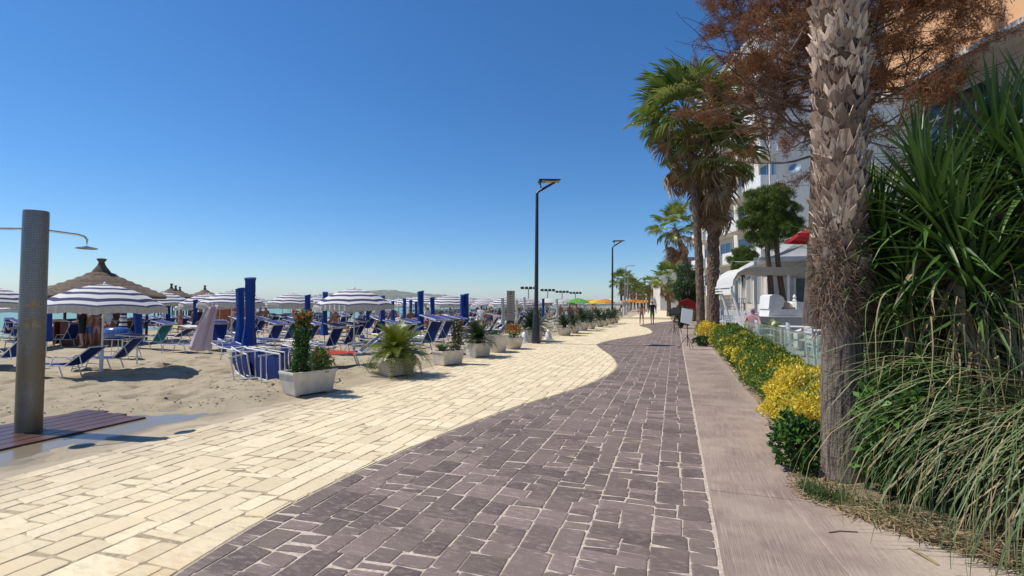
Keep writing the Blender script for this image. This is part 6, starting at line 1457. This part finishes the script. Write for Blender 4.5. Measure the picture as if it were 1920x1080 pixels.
hm = MB().lathe([(.01, 1.645), (.075, 1.62), (.10, 1.56), (.095, 1.48), (.07, 1.36), (.02, 1.30)], 14, (0, -.035, 0)).mesh('hair', True); obj('hair', hm, 'hair', w2)
st_a = body_mesh('person', standing(1.75, .08, armbend=.6), radii(), EDG, zones('white_cloth', 'red_cloth', 'tan_skin'), 1); st_b = body_mesh('person', standing(1.7, .05, armbend=.3), radii(), EDG, zones('tan_skin', 'blue_cloth', 'tan_skin', tee=False, h=1.7), 1)
st_c = body_mesh('person', standing(1.72, .1, armbend=.9), radii(), EDG, zones('black_cloth', 'black_cloth', 'skin', h=1.72), 1); st_d = body_mesh('person', standing(1.66, .06, fem=True), radii(.95, True), EDG, zones('pink_cloth', 'pink_cloth', 'tan_skin', tee=False, h=1.66), 1)
def zs(top, skin='tan_skin'):
    def fn(c):
        if c.z > .74 and c.y < -.2 : return 3 if (c.z > .82) else 0
        if c.y > .12: return 0
        return 2 if c.z < .18 else (1 if abs(c.x) < .2 else 0)
    return ([skin, top, 'blue_cloth', 'hair'], fn)
si_a = body_mesh('person', sitting(1.7, .55), radii(), EDG, zs('tan_skin'), 1); si_b = body_mesh('person', sitting(1.7, .45), radii(), EDG, zs('white_cloth'), 1); si_c = body_mesh('person', sitting(1.75, .35), radii(), EDG, zs('black_cloth', 'skin'), 1); si_d = body_mesh('person', sitting(1.65, .6), radii(), EDG, zs('red_cloth'), 1)
tp = body_mesh('person', sitting(1.75, .05), radii(1.05), EDG, zs('pink_cloth', 'skin'), 2)
c = AT(1411, 590, 17.0); person(tp, (c.x, c.y, .64), YAW + 2.6, 'person in pinkish shirt seated at a terrace table'); 
for k, (px, yt) in enumerate(((151, 588), (164, 584), (178, 585), (198, 583))):
    p = at_dist(px, 21.3 + .2 * k); person((st_c, st_b, st_d, st_a)[k], p, 2 + k, ('person in black standing at the thatched bar', 'shirtless person with blue shorts at the thatched bar', 'person in pink swimwear at the thatched bar', 'person in white top and red shorts at the thatched bar')[k])
person(st_a, at_dist(798, 33), 1.0, 'person in white top and red shorts under the far striped rows')
rg = random.Random(4)
LAB = {0: 'tanned person sitting back on a lounger', 1: 'person in white top sitting on a lounger', 2: 'person in black top sitting on a lounger', 3: 'person in red top sitting on a lounger', 4: 'person in white and red standing among the far loungers', 5: 'shirtless person standing among the far loungers', 6: 'person in black standing among the far loungers', 7: 'person in pink swimwear standing among the far loungers'}
src = (si_a, si_b, si_c, si_d, st_a, st_b, st_c, st_d); near = [q for q in TAKEN]
lg = [o for o in COL.objects if o.get('group') == 'loungers in the far rows']
rg.shuffle(lg)
for k, l in enumerate(lg[:100]):
    i = rg.choice((0, 0, 1, 2, 3)); z = .36; M_ = Matrix.Translation(l.location) @ Matrix.Rotation(l.rotation_euler.z + PI, 4, 'Z')
    p = M_ @ Vector((0, -.12, z)); person(src[i], p, l.rotation_euler.z + PI, LAB[i] + ' in the far rows', 'people sitting in the far rows')
for k in range(60):
    d = rg.uniform(26, 75); px = rg.uniform(300, 1120); p = at_dist(px, d)
    if p.x > float(sand_edge(p.y)) - 3 or p.x < -42: continue
    i = rg.choice((4, 5, 5, 6, 7)); person(src[i], p, rg.uniform(0, 6), LAB[i], 'people standing in the far rows')
p = S(885, 640); person(si_b, (p.x, p.y, p.z + .36), HEAD + PI, 'person in white top sitting beside the dark green cycad')
p = S(365, 632); person(si_a, (p.x, p.y, p.z + .36), HEAD + PI + .4, 'tanned sunbather leaning back near the hanging pink towel')

# ------------------------------------------------------------------ air over the bay
hz = MB().box((-1000, 2750, 44), (12400, 8900, 92)).build('haze', [])
m = bpy.data.materials.new('haze'); m.use_nodes = True; t = m.node_tree; t.nodes.clear()
pv = t.nodes.new('ShaderNodeVolumePrincipled'); pv.inputs['Color'].default_value = (.82, .90, 1.0, 1); pv.inputs['Density'].default_value = .00006; pv.inputs['Anisotropy'].default_value = .2
ou = t.nodes.new('ShaderNodeOutputMaterial'); t.links.new(pv.outputs[0], ou.inputs['Volume']); hz.data.materials.append(m)
tag(hz, 'thin pale haze over the bay', 'haze', kind='stuff')
